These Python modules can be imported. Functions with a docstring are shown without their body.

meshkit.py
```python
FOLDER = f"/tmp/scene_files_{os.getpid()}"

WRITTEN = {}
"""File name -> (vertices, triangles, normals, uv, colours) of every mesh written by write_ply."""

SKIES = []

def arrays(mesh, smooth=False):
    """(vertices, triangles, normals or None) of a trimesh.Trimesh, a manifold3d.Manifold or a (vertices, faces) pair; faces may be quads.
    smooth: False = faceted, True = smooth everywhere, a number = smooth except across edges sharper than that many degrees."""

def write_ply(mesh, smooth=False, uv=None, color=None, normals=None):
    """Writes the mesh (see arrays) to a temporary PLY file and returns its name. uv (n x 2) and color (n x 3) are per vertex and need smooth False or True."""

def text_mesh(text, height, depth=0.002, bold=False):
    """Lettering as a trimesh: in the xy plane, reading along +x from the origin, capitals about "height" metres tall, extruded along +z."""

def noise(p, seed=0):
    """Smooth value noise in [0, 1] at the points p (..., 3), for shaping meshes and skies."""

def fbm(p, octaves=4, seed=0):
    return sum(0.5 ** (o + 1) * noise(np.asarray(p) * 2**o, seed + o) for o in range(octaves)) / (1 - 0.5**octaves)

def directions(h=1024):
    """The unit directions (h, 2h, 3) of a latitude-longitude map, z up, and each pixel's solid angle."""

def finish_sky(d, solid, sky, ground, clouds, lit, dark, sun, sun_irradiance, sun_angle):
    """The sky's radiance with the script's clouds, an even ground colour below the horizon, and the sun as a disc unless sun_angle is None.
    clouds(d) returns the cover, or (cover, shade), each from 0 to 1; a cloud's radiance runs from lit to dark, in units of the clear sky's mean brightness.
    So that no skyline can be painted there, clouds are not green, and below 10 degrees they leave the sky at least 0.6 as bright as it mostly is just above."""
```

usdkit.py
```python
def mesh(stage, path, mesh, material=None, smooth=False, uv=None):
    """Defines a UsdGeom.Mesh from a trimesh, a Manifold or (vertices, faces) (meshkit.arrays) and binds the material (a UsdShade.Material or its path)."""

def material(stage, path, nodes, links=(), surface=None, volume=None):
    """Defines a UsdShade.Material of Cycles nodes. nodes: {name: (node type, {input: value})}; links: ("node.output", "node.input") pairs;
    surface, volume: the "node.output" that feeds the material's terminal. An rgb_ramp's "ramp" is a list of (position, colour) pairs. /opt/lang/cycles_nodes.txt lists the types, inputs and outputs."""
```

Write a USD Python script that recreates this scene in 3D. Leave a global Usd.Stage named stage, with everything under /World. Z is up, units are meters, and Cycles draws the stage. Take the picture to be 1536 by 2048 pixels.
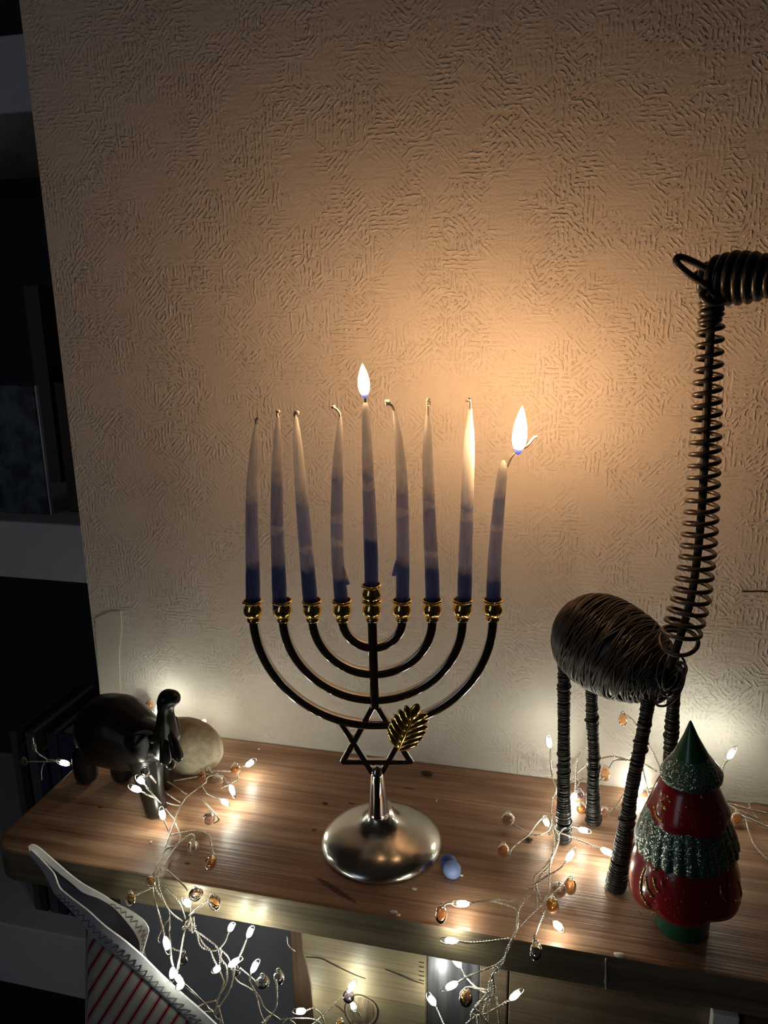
import math
import numpy as np
import trimesh
import manifold3d
import meshkit
import usdkit
from pxr import Usd, UsdGeom, UsdLux, Gf, Sdf, Vt

stage = Usd.Stage.CreateInMemory()
UsdGeom.SetStageUpAxis(stage, "Z")
UsdGeom.SetStageMetersPerUnit(stage, 1.0)
UsdGeom.Xform.Define(stage, "/World")
UsdGeom.Scope.Define(stage, "/World/Looks")
rng = np.random.default_rng(7)

# ------------------------------------------------------------------ camera, light, exposure
ZS = 1.20                       # height of the top of the mantel shelf
YF = -0.1803                    # its front edge; the wall face is y = 0
F = 1600.0                      # focal length in pixels of the 1536-wide frame
YAW, PITCH, ROLL = 0.24868, 0.26026, -0.01541
CAM = np.array([0.0, -0.5974, ZS + 0.385])
EXPOSURE = 0.0
WINDOW = 0.72                   # the window far behind, dusk light
FLAME = 350.0
LED = 80.0

cy, sy, cp, sp = math.cos(YAW), math.sin(YAW), math.cos(PITCH), math.sin(PITCH)
_w = np.array([-sy * cp, cy * cp, -sp])
_r0 = np.array([cy, sy, 0.0])
_u0 = np.cross(_r0, _w)
RIGHT = math.cos(ROLL) * _r0 + math.sin(ROLL) * _u0
UPV = -math.sin(ROLL) * _r0 + math.cos(ROLL) * _u0
FWD = _w
cam = UsdGeom.Camera.Define(stage, "/World/camera")
cam.CreateHorizontalApertureAttr(36.0)
cam.CreateVerticalApertureAttr(48.0)
cam.CreateFocalLengthAttr(36.0 * F / 1536)
cam.CreateClippingRangeAttr(Gf.Vec2f(0.02, 100))
cam.CreateExposureAttr(EXPOSURE)
_m = np.eye(4)
_m[0, :3], _m[1, :3], _m[2, :3], _m[3, :3] = RIGHT, UPV, -FWD, CAM
cam.AddTransformOp().Set(Gf.Matrix4d(*_m.ravel().tolist()))

win = UsdLux.RectLight.Define(stage, "/World/window_light")
win.CreateWidthAttr(1.1)
win.CreateHeightAttr(1.3)
win.CreateIntensityAttr(WINDOW)
win.CreateColorAttr(Gf.Vec3f(0.72, 0.82, 1.0))
_wl = Gf.Matrix4d()
_wl.SetLookAt(Gf.Vec3d(-1.5, -2.85, 1.75), Gf.Vec3d(0.0, 0.0, 1.4), Gf.Vec3d(0, 0, 1))
win.AddTransformOp().Set(_wl.GetInverse())


def ray(x, y):
    return FWD + (x - 768) / F * RIGHT - (y - 1024) / F * UPV


def at(x, y, v):
    """A point seen at (x, y): v >= 0 is its height above the shelf, v < 0 its plane y = v."""
    d = ray(x, y)
    return CAM + d * ((ZS + v - CAM[2]) / d[2]) if v >= 0 else CAM + d * ((v - CAM[1]) / d[1])


def mpp(p):
    return float((np.asarray(p) - CAM) @ FWD) / F


def pj(p):
    d = np.asarray(p) - CAM
    z = d @ FWD
    return np.array([768 + F * (d @ RIGHT) / z, 1024 - F * (d @ UPV) / z])


# ------------------------------------------------------------------ scene helpers
used = {}


def numbered(parent, name):
    n = used.get((parent, name), 0)
    used[(parent, name)] = n + 1
    return f"{parent}/{name}" + (f"_{n:03d}" if n else "")


def data(prim, label=None, cat=None, group=None, kind=None):
    for k, v in (("label", label), ("category", cat), ("group", group), ("kind", kind)):
        if v:
            prim.SetCustomDataByKey(k, v)
    return prim


def thing(name, label, cat, loc=(0, 0, 0), group=None):
    x = UsdGeom.Xform.Define(stage, numbered("/World", name))
    x.AddTranslateOp().Set(Gf.Vec3d(*map(float, loc)))
    data(x.GetPrim(), label, cat, group)
    return x.GetPrim()


def origin(prim):
    m = UsdGeom.XformCache().GetLocalToWorldTransform(prim)
    return np.array(m.ExtractTranslation())


def obj(name, mesh, mat, parent=None, smooth=35, label=None, cat=None, group=None, kind=None, uv=None):
    """One Mesh prim; mesh in world coordinates, moved into the parent's frame."""
    if isinstance(mesh, list):
        mesh = join(mesh)
    v, f = (np.asarray(mesh[0], float), np.asarray(mesh[1], int)) if isinstance(mesh, tuple) else (np.array(mesh.vertices, float), np.array(mesh.faces))
    where = "/World" if parent is None else str(parent.GetPath())
    if parent is not None:
        v = v - origin(parent)
        c = np.zeros(3)
    else:
        c = np.array([v[:, 0].mean(), v[:, 1].mean(), v[:, 2].min()])
        v = v - c
    m = usdkit.mesh(stage, numbered(where, name), (v, f), mat, smooth=smooth, uv=uv)
    if parent is None:
        m.AddTranslateOp().Set(Gf.Vec3d(*map(float, c)))
    data(m.GetPrim(), label, cat, group, kind)
    return m.GetPrim()


def struct(name, mesh, mat, parent=None, smooth=False, label=None, cat=None):
    return obj(name, mesh, mat, parent, smooth, label=label, cat=cat, kind="structure" if parent is None else None)


def quadfaces(q):
    q = np.asarray(q)
    return np.vstack([q[:, [0, 1, 2]], q[:, [0, 2, 3]]])


def join(parts):
    vs, fs, n = [], [], 0
    for p in parts:
        v, f = p if isinstance(p, tuple) else (np.array(p.vertices), np.array(p.faces))
        f = quadfaces(f) if f.shape[1] == 4 else f
        vs.append(v)
        fs.append(f + n)
        n += len(v)
    return np.vstack(vs), np.vstack(fs)


def grid(P, close_u=False, close_v=False):
    """A surface through P (n, m, 3)."""
    P = np.asarray(P, float)
    n, m = P.shape[:2]
    i, j = np.meshgrid(np.arange(n if close_u else n - 1), np.arange(m if close_v else m - 1), indexing="ij")
    a, b = (i + 1) % n, (j + 1) % m
    q = np.stack([i * m + j, a * m + j, a * m + b, i * m + b], -1).reshape(-1, 4)
    return P.reshape(-1, 3), quadfaces(q)


def smoothline(pts, step=0.002):
    """Catmull-Rom through pts, resampled evenly."""
    p = np.asarray(pts, float)
    if len(p) == 2:
        n = max(2, int(np.linalg.norm(p[1] - p[0]) / step))
        return p[0] + np.linspace(0, 1, n)[:, None] * (p[1] - p[0])
    q = np.vstack([2 * p[0] - p[1], p, 2 * p[-1] - p[-2]])
    out = []
    t = np.linspace(0, 1, 16, endpoint=False)[:, None]
    for k in range(1, len(q) - 2):
        a, b, c, d = q[k - 1], q[k], q[k + 1], q[k + 2]
        out.append(0.5 * (2 * b + (c - a) * t + (2 * a - 5 * b + 4 * c - d) * t**2 + (3 * b - a - 3 * c + d) * t**3))
    out = np.vstack(out + [p[-1:]])
    s = np.r_[0, np.cumsum(np.linalg.norm(np.diff(out, axis=0), axis=1))]
    n = max(3, int(s[-1] / step))
    u = np.linspace(0, s[-1], n)
    return np.stack([np.interp(u, s, out[:, k]) for k in range(3)], 1)


def frames(p, closed=False):
    t = np.roll(p, -1, 0) - np.roll(p, 1, 0) if closed else np.gradient(p, axis=0)
    t = t / (np.linalg.norm(t, axis=1, keepdims=True) + 1e-12)
    a = np.zeros_like(p)
    ref = np.array([0, 0, 1.0]) if abs(t[0][2]) < 0.9 else np.array([1.0, 0, 0])
    cur = np.cross(t[0], ref)
    for k in range(len(p)):
        cur = cur - t[k] * (cur @ t[k])
        cur = cur / (np.linalg.norm(cur) + 1e-12)
        a[k] = cur
    return t, a, np.cross(t, a)


def tube(p, r, sides=8, caps=True, closed=False, squash=1.0):
    p = np.asarray(p, float)
    t, a, b = frames(p, closed)
    r = np.broadcast_to(r, (len(p),))
    ang = np.arange(sides) * 2 * np.pi / sides
    V = p[:, None] + r[:, None, None] * (np.cos(ang)[None, :, None] * a[:, None] + squash * np.sin(ang)[None, :, None] * b[:, None])
    v, f = grid(V, closed, True)
    f = f[:, ::-1]
    if caps and not closed:
        n, m = len(p), len(v)
        v = np.vstack([v, p[:1], p[-1:]])
        j = np.arange(sides)
        k = (j + 1) % sides
        f = np.vstack([f, np.stack([np.full(sides, m), k, j], 1), np.stack([np.full(sides, m + 1), (n - 1) * sides + j, (n - 1) * sides + k], 1)])
    return v, f[:, ::-1] if False else f


def twisted(pts, r=0.00038, off=0.00040, pitch=0.0040):
    """A twisted pair of thin wires along a line."""
    p = smoothline(pts, 0.0007)
    t, a, b = frames(p)
    s = np.r_[0, np.cumsum(np.linalg.norm(np.diff(p, axis=0), axis=1))]
    out = []
    for k in (0, np.pi):
        ph = s / pitch * 2 * np.pi + k
        out.append(tube(p + off * (np.cos(ph)[:, None] * a + np.sin(ph)[:, None] * b), r, 5))
    return join(out)


def lathe(profile, centre=(0, 0, 0), n=48, axis=(0, 0, 1), wave=None):
    """profile: (r, z) pairs; wave(theta, k) scales the radius."""
    pr = np.asarray(profile, float)
    ang = np.arange(n) * 2 * np.pi / n
    ax = np.asarray(axis, float) / np.linalg.norm(axis)
    ux = np.cross([0, 1.0, 0] if abs(ax[1]) < 0.9 else [1.0, 0, 0], ax)
    ux /= np.linalg.norm(ux)
    uy = np.cross(ax, ux)
    R = pr[:, 0][:, None] * np.ones(n)
    Z = pr[:, 1][:, None] * np.ones(n)
    if wave is not None:
        dr, dz = wave(ang[None, :], np.arange(len(pr))[:, None], R)
        R, Z = R + dr, Z + dz
    P = np.asarray(centre) + (R * np.cos(ang))[..., None] * ux + (R * np.sin(ang))[..., None] * uy + Z[..., None] * ax
    v, f = grid(P, False, True)
    return v, f[:, ::-1]


def box(c, size, rot=None):
    m = trimesh.creation.box(size)
    v = np.array(m.vertices)
    if rot is not None:
        v = v @ np.asarray(rot).T
    return v + np.asarray(c), np.array(m.faces)


def box2(lo, hi):
    lo, hi = np.asarray(lo, float), np.asarray(hi, float)
    return box((lo + hi) / 2, hi - lo)


def rbox(lo, hi, r=0.002, rot=None, c0=None):
    """A box with rounded edges."""
    lo, hi = np.asarray(lo, float), np.asarray(hi, float)
    r = min(r, 0.49 * (hi - lo).min())
    s = [manifold3d.Manifold.sphere(r, 12).translate(tuple(np.where(np.array(k), hi - r, lo + r))) for k in np.ndindex(2, 2, 2)]
    m = manifold3d.Manifold.batch_hull(s).to_mesh()
    v, f = np.array(m.vert_properties[:, :3], float), np.array(m.tri_verts)
    if rot is not None:
        v = (v - c0) @ np.asarray(rot).T + c0
    return v, f


def ellipsoid(c, radii, axes=np.eye(3), sub=3):
    m = trimesh.creation.icosphere(subdivisions=sub)
    return (np.array(m.vertices) * np.asarray(radii)) @ np.asarray(axes) + np.asarray(c), np.array(m.faces)


def sheet(P, thick, towards):
    """A thin closed sheet: the surface P (n, m, 3) and a copy moved by thick along towards."""
    P = np.asarray(P, float)
    n, m = P.shape[:2]
    Q = P + thick * np.asarray(towards)
    v1, f1 = grid(P)
    v2, f2 = grid(Q)
    rim = [i * m for i in range(n)] + [(n - 1) * m + j for j in range(1, m)] + [i * m + m - 1 for i in range(n - 2, -1, -1)] + [j for j in range(m - 2, 0, -1)]
    k = len(v1)
    side = [(a, b, b + k, a + k) for a, b in zip(rim, rim[1:] + rim[:1])]
    return np.vstack([v1, v2]), np.vstack([f1[:, ::-1], f2 + k, quadfaces(side)])


# ------------------------------------------------------------------ materials
L = "/World/Looks/"


def mat(name, nodes, links, surface="p.BSDF"):
    return usdkit.material(stage, L + name, nodes, links, surface=surface)


def plain(name, color, rough=0.5, metal=0.0, **kw):
    return mat(name, {"p": ("principled_bsdf", {"base_color": color, "roughness": rough, "metallic": metal, **kw})}, [])


def wood(name, dark, light, along="x", scale=1.0, rough=0.42, bump=0.15, marks=None, front=None, spec=0.5):
    st = {"x": (6, 90, 90), "y": (90, 6, 90), "z": (90, 90, 6)}[along]
    nodes = {
        "g": ("geometry", {}),
        "m": ("mapping", {"scale": tuple(scale * k for k in st)}),
        "n": ("noise_texture", {"scale": 1.0, "detail": 6, "roughness": 0.62, "distortion": 0.35}),
        "m2": ("mapping", {"scale": tuple(scale * k * (0.5 if k < 50 else 4.5) for k in st)}),
        "n2": ("noise_texture", {"scale": 1.0, "detail": 3, "roughness": 0.6}),
        "n3": ("noise_texture", {"scale": 14.0 * scale, "detail": 3}),
        "r": ("rgb_ramp", {"ramp": [(0.30, dark), (0.52, tuple(0.5 * (a + b) for a, b in zip(dark, light))), (0.72, light)]}),
        "r2": ("rgb_ramp", {"ramp": [(0.34, (0.55, 0.52, 0.5)), (0.5, (1, 1, 1))]}),
        "r3": ("rgb_ramp", {"ramp": [(0.3, (0.72, 0.70, 0.68)), (0.7, (1.12, 1.12, 1.12))]}),
        "x1": ("mix_color", {"blend_type": "multiply", "fac": 0.8}),
        "x2": ("mix_color", {"blend_type": "multiply", "fac": 1.0}),
        "b": ("bump", {"strength": bump, "distance": 0.002}),
        "p": ("principled_bsdf", {"roughness": rough, "specular_ior_level": spec}),
    }
    links = [("g.position", "m.vector"), ("m.vector", "n.vector"), ("g.position", "m2.vector"), ("m2.vector", "n2.vector"), ("g.position", "n3.vector"),
             ("n.fac", "r.fac"), ("n2.fac", "r2.fac"), ("n3.fac", "r3.fac"), ("r.color", "x1.a"), ("r2.color", "x1.b"), ("x1.result", "x2.a"), ("r3.color", "x2.b"),
             ("n2.fac", "b.height"), ("b.normal", "p.normal")]
    last = "x2.result"
    if front:                      # the unstained front edge of the board
        nodes |= {"sx": ("separate_xyz", {}), "fr": ("map_range", {"from_min": -0.75, "from_max": -0.45, "to_min": 1.0, "to_max": 0.0, "clamp": True}),
                  "rf": ("rgb_ramp", {"ramp": [(0.3, front[0]), (0.7, front[1])]}), "xf": ("mix_color", {}),
                  "x1f": ("mix_color", {"blend_type": "multiply", "fac": 0.55})}
        links += [("g.true_normal", "sx.vector"), ("sx.y", "fr.value"), ("fr.result", "xf.fac"), ("n.fac", "rf.fac"), ("rf.color", "x1f.a"), ("r2.color", "x1f.b"), (last, "xf.a"), ("x1f.result", "xf.b")]
        last = "xf.result"
    for k, (c, ang, half, colour, amount) in enumerate(marks or []):   # burns and knots: soft ellipses in the board's own plane
        nodes |= {f"vs{k}": ("vector_math", {"math_type": "subtract", "vector2": c}), f"vr{k}": ("vector_rotate", {"rotate_type": "z_axis", "angle": -ang}),
                  f"mm{k}": ("mapping", {"scale": tuple(1.0 / h for h in half)}), f"gr{k}": ("gradient_texture", {"gradient_type": "spherical"}),
                  f"nn{k}": ("noise_texture", {"scale": 420.0, "detail": 2}), f"ad{k}": ("math", {"math_type": "multiply_add", "value2": 0.5, "value3": -0.25}),
                  f"ae{k}": ("math", {"math_type": "add"}),
                  f"mr{k}": ("map_range", {"from_min": 0.12, "from_max": 0.45, "to_max": amount, "clamp": True}), f"xm{k}": ("mix_color", {"b": colour})}
        links += [("g.position", f"vs{k}.vector1"), (f"vs{k}.vector", f"vr{k}.vector"), (f"vr{k}.vector", f"mm{k}.vector"), (f"mm{k}.vector", f"gr{k}.vector"),
                  ("g.position", f"nn{k}.vector"), (f"nn{k}.fac", f"ad{k}.value1"), (f"ad{k}.value", f"ae{k}.value1"), (f"gr{k}.fac", f"ae{k}.value2"),
                  (f"ae{k}.value", f"mr{k}.value"), (f"mr{k}.result", f"xm{k}.fac"), (last, f"xm{k}.a")]
        last = f"xm{k}.result"
    links.append((last, "p.base_color"))
    return mat(name, nodes, links)


def wallpaper():
    """Painted embossed paper: patches of short parallel strokes, each patch turned its own way."""
    nodes = {
        "g": ("geometry", {}),
        "wn": ("noise_texture", {"scale": 55.0, "detail": 2}),
        "wa": ("vector_math", {"math_type": "scale", "scale": 0.020}),
        "wb": ("vector_math", {"math_type": "add"}),
        "v": ("voronoi_texture", {"scale": 78.0, "feature": "f1", "randomness": 1.0}),
        "sc": ("separate_color", {}),
        "am": ("math", {"math_type": "multiply", "value2": 8.0}),
        "af": ("math", {"math_type": "floor"}),
        "an": ("math", {"math_type": "multiply", "value2": 0.7854}),
        "vr": ("vector_rotate", {"rotate_type": "y_axis"}),
        "w": ("wave_texture", {"scale": 98.0, "distortion": 4.5, "detail": 2.0, "detail_scale": 1.1, "detail_roughness": 0.5}),
        "wr": ("map_range", {"from_min": 0.35, "from_max": 0.85, "clamp": True}),
        "n1": ("noise_texture", {"scale": 240.0, "detail": 1}),
        "n1r": ("map_range", {"from_min": 0.42, "from_max": 0.60, "clamp": True}),
        "n2": ("noise_texture", {"scale": 26.0, "detail": 2}),
        "n2r": ("map_range", {"from_min": 0.38, "from_max": 0.62, "to_min": 0.10, "clamp": True}),
        "h1": ("math", {"math_type": "multiply"}),
        "h2": ("math", {"math_type": "multiply"}),
        "sx": ("separate_xyz", {}),
        "zr": ("map_range", {"from_min": ZS + 0.05, "from_max": ZS + 0.17, "to_min": 0.40, "to_max": 1.0, "clamp": True}),
        "h3": ("math", {"math_type": "multiply"}),
        "m4": ("mapping", {"scale": (60, 60, 260)}),
        "n4": ("noise_texture", {"scale": 1.0, "detail": 3}),
        "h4": ("math", {"math_type": "multiply_add", "value2": 0.55}),
        "n5": ("noise_texture", {"scale": 900.0, "detail": 1}),
        "h5": ("math", {"math_type": "multiply_add", "value2": 0.10}),
        "b": ("bump", {"strength": 0.60, "distance": 0.0015}),
        "cn": ("noise_texture", {"scale": 9.0, "detail": 3}),
        "cr": ("rgb_ramp", {"ramp": [(0.3, (0.70, 0.63, 0.56)), (0.7, (0.76, 0.69, 0.62))]}),
        "p": ("principled_bsdf", {"roughness": 0.55, "specular_ior_level": 0.35}),
    }
    links = [("g.position", "wn.vector"), ("wn.color", "wa.vector1"), ("g.position", "wb.vector1"), ("wa.vector", "wb.vector2"),
             ("wb.vector", "v.vector"), ("v.color", "sc.color"), ("sc.r", "am.value1"), ("am.value", "af.value1"), ("af.value", "an.value1"),
             ("g.position", "vr.vector"), ("an.value", "vr.angle"), ("vr.vector", "w.vector"), ("w.fac", "wr.value"),
             ("g.position", "n1.vector"), ("n1.fac", "n1r.value"), ("g.position", "n2.vector"), ("n2.fac", "n2r.value"),
             ("wr.result", "h1.value1"), ("n1r.result", "h1.value2"), ("h1.value", "h2.value1"), ("n2r.result", "h2.value2"),
             ("g.position", "sx.vector"), ("sx.z", "zr.value"), ("h2.value", "h3.value1"), ("zr.result", "h3.value2"),
             ("g.position", "m4.vector"), ("m4.vector", "n4.vector"), ("n4.fac", "h4.value1"), ("h3.value", "h4.value3"),
             ("g.position", "n5.vector"), ("n5.fac", "h5.value1"), ("h4.value", "h5.value3"), ("h5.value", "b.height"),
             ("g.position", "cn.vector"), ("cn.fac", "cr.fac"), ("cr.color", "p.base_color"), ("b.normal", "p.normal")]
    return mat("wallpaper", nodes, links)


def speckle(name, base, flake, rough, amount, scale=900.0, stripes=False):
    """Painted ceramic with glitter: small bright metallic flakes."""
    nodes = {"g": ("geometry", {}), "v": ("voronoi_texture", {"scale": scale}), "sc": ("separate_color", {}),
             "lt": ("math", {"math_type": "less_than", "value2": amount}), "x": ("mix_color", {"a": base, "b": flake}),
             "rr": ("map_range", {"to_min": rough, "to_max": 0.22}), "n": ("noise_texture", {"scale": 900.0}), "b": ("bump", {"strength": 0.35, "distance": 0.001}),
             "p": ("principled_bsdf", {"coat_weight": 0.4, "coat_roughness": 0.12})}
    links = [("g.position", "v.vector"), ("v.color", "sc.color"), ("sc.r", "lt.value1"), ("lt.value", "x.fac"), ("x.result", "p.base_color"),
             ("lt.value", "p.metallic"), ("lt.value", "rr.value"), ("rr.result", "p.roughness"), ("g.position", "n.vector"), ("v.distance", "b.height"), ("b.normal", "p.normal")]
    return mat(name, nodes, links)


M = {}
M["wall"] = wallpaper()
M["wall_plain"] = plain("plain_plaster", (0.70, 0.64, 0.55), 0.6)
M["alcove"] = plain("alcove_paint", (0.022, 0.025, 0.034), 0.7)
M["grey_wall"] = plain("grey_paint", (0.50, 0.52, 0.58), 0.7)
M["room"] = plain("room_paint", (0.30, 0.29, 0.28), 0.8)
M["shelf_paint"] = plain("white_shelf_paint", (0.80, 0.78, 0.79), 0.5)
M["floor"] = wood("floor_boards", (0.10, 0.06, 0.035), (0.2, 0.12, 0.07), "x")


def spot(x, y):
    return tuple(at(x, y, 0.0))


_b0, _b1 = at(636, 1757, 0), at(722, 1812, 0)
_bd = _b1 - _b0
M["mantel"] = wood("stained_pine", (0.22, 0.090, 0.048), (0.56, 0.345, 0.215), "x", rough=0.42, bump=0.25, front=((0.15, 0.115, 0.075), (0.34, 0.27, 0.17)), marks=[
    (tuple((_b0 + _bd * 0.42)), math.atan2(_bd[1], _bd[0]), (0.026, 0.0030, 0.05), (0.035, 0.014, 0.010), 0.95),
    (spot(1055, 1716), 0.0, (0.018, 0.009, 0.05), (0.13, 0.07, 0.04), 0.55),
    (spot(703, 1607), 0.0, (0.004, 0.0016, 0.05), (0.03, 0.018, 0.012), 0.95),
    (spot(628, 1660), 0.0, (0.0022, 0.0022, 0.05), (0.03, 0.018, 0.012), 0.95),
    (spot(818, 1577), 0.0, (0.007, 0.0016, 0.05), (0.04, 0.022, 0.014), 0.8),
    (spot(375, 1727), 0.0, (0.003, 0.0018, 0.05), (0.03, 0.018, 0.012), 0.95),
    (spot(200, 1615), 0.0, (0.0022, 0.0018, 0.05), (0.03, 0.018, 0.012), 0.9)])
M["pale_wood"] = wood("pale_timber", (0.21, 0.165, 0.10), (0.33, 0.265, 0.165), "x", scale=0.7, rough=0.55, bump=0.25)
M["brown_wood"] = wood("brown_timber", (0.075, 0.045, 0.03), (0.16, 0.10, 0.065), "z", rough=0.55)
M["dark_wood"] = wood("dark_timber", (0.12, 0.085, 0.055), (0.24, 0.17, 0.11), "x", rough=0.5)
M["knot"] = wood("knot_wood", (0.07, 0.05, 0.03), (0.26, 0.20, 0.12), "z", scale=2.2, rough=0.6, bump=0.5)
M["crack"] = plain("crack_dark", (0.03, 0.02, 0.014), 0.9)
M["steel"] = mat("grey_steel", {"g": ("geometry", {}), "m": ("mapping", {"scale": (160, 160, 8)}), "n": ("noise_texture", {"scale": 1.0, "detail": 4}), "r": ("rgb_ramp", {"ramp": [(0.3, (0.10, 0.10, 0.115)), (0.7, (0.30, 0.30, 0.33))]}),
                           "p": ("principled_bsdf", {"metallic": 0.6, "roughness": 0.42})}, [("g.position", "m.vector"), ("m.vector", "n.vector"), ("n.fac", "r.fac"), ("r.color", "p.base_color")])
M["chrome"] = plain("polished_silver", (0.74, 0.72, 0.69), 0.09, 1.0)
M["satin"] = plain("satin_silver", (0.70, 0.67, 0.61), 0.20, 1.0)
M["gold"] = plain("polished_gold", (0.95, 0.68, 0.22), 0.13, 1.0)
M["wire"] = plain("silver_wire", (0.84, 0.80, 0.70), 0.28, 1.0)
M["black_wire"] = plain("black_iron_wire", (0.018, 0.016, 0.015), 0.34, 0.0, specular_ior_level=0.7)
M["brown_wire"] = plain("brown_iron_wire", (0.032, 0.022, 0.016), 0.36, 0.0, specular_ior_level=0.7)
M["rod"] = plain("black_rod", (0.012, 0.011, 0.010), 0.6, 0.0, specular_ior_level=0.3)
M["ebony"] = plain("dark_polished_wood", (0.010, 0.008, 0.007), 0.30, 0.0, specular_ior_level=0.40)
M["hole"] = plain("hole_black", (0.004, 0.004, 0.004), 0.9)
M["led"] = mat("led_glow", {"e": ("emission", {"color": (0.97, 1.0, 0.84), "strength": LED})}, [], "e.emission")
for nm, c in (("amber", (0.96, 0.54, 0.24)), ("clear", (0.97, 0.98, 0.97)), ("smoky", (0.52, 0.42, 0.42)), ("purple", (0.55, 0.52, 0.78)), ("gold_glass", (0.80, 0.45, 0.12)), ("pinkish", (0.95, 0.72, 0.62))):
    M[nm] = plain(nm + "_bead", c, 0.02, 0.0, transmission_weight=1.0, ior=1.4)
M["stone"] = mat("grey_stone", {"g": ("geometry", {}), "n": ("noise_texture", {"scale": 160.0, "detail": 5, "roughness": 0.7}), "n2": ("noise_texture", {"scale": 30.0, "detail": 4, "distortion": 1.0}),
                             "r": ("rgb_ramp", {"ramp": [(0.36, (0.20, 0.165, 0.115)), (0.55, (0.42, 0.36, 0.26)), (0.72, (0.55, 0.48, 0.36))]}), "a": ("math", {"math_type": "multiply_add", "value2": 0.5}), "h": ("math", {"math_type": "multiply", "value2": 0.5}),
                             "b": ("bump", {"strength": 0.3, "distance": 0.001}), "p": ("principled_bsdf", {"roughness": 0.7})},
                  [("g.position", "n.vector"), ("g.position", "n2.vector"), ("n2.fac", "h.value1"), ("n.fac", "a.value1"), ("h.value", "a.value3"), ("a.value", "r.fac"), ("r.color", "p.base_color"), ("n.fac", "b.height"), ("b.normal", "p.normal")])
M["green"] = plain("green_gloss", (0.012, 0.085, 0.040), 0.28, 0.0, coat_weight=0.5, coat_roughness=0.1)
M["red"] = plain("red_gloss", (0.30, 0.008, 0.016), 0.22, 0.0, coat_weight=0.6, coat_roughness=0.08)
M["green_glitter"] = speckle("green_glitter", (0.018, 0.10, 0.065), (0.80, 0.88, 0.80), 0.40, 0.26, 1250.0)
M["gold_glitter"] = speckle("gold_glitter", (0.34, 0.12, 0.02), (1.0, 0.74, 0.25), 0.30, 0.55, 1300.0)
M["red_cuff"] = speckle("red_glitter", (0.28, 0.010, 0.016), (1.0, 0.78, 0.4), 0.26, 0.04, 800.0)
M["felt"] = mat("white_felt", {"g": ("geometry", {}), "n": ("noise_texture", {"scale": 1400.0, "detail": 2}), "b": ("bump", {"strength": 0.4, "distance": 0.0006}), "p": ("principled_bsdf", {"base_color": (0.74, 0.73, 0.74), "roughness": 0.95, "specular_ior_level": 0.1, "sheen_weight": 0.3})},
                [("g.position", "n.vector"), ("n.fac", "b.height"), ("b.normal", "p.normal")])
M["lining"] = plain("navy_lining", (0.045, 0.05, 0.075), 0.95)
M["thread"] = plain("grey_thread", (0.16, 0.15, 0.14), 0.8)
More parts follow.
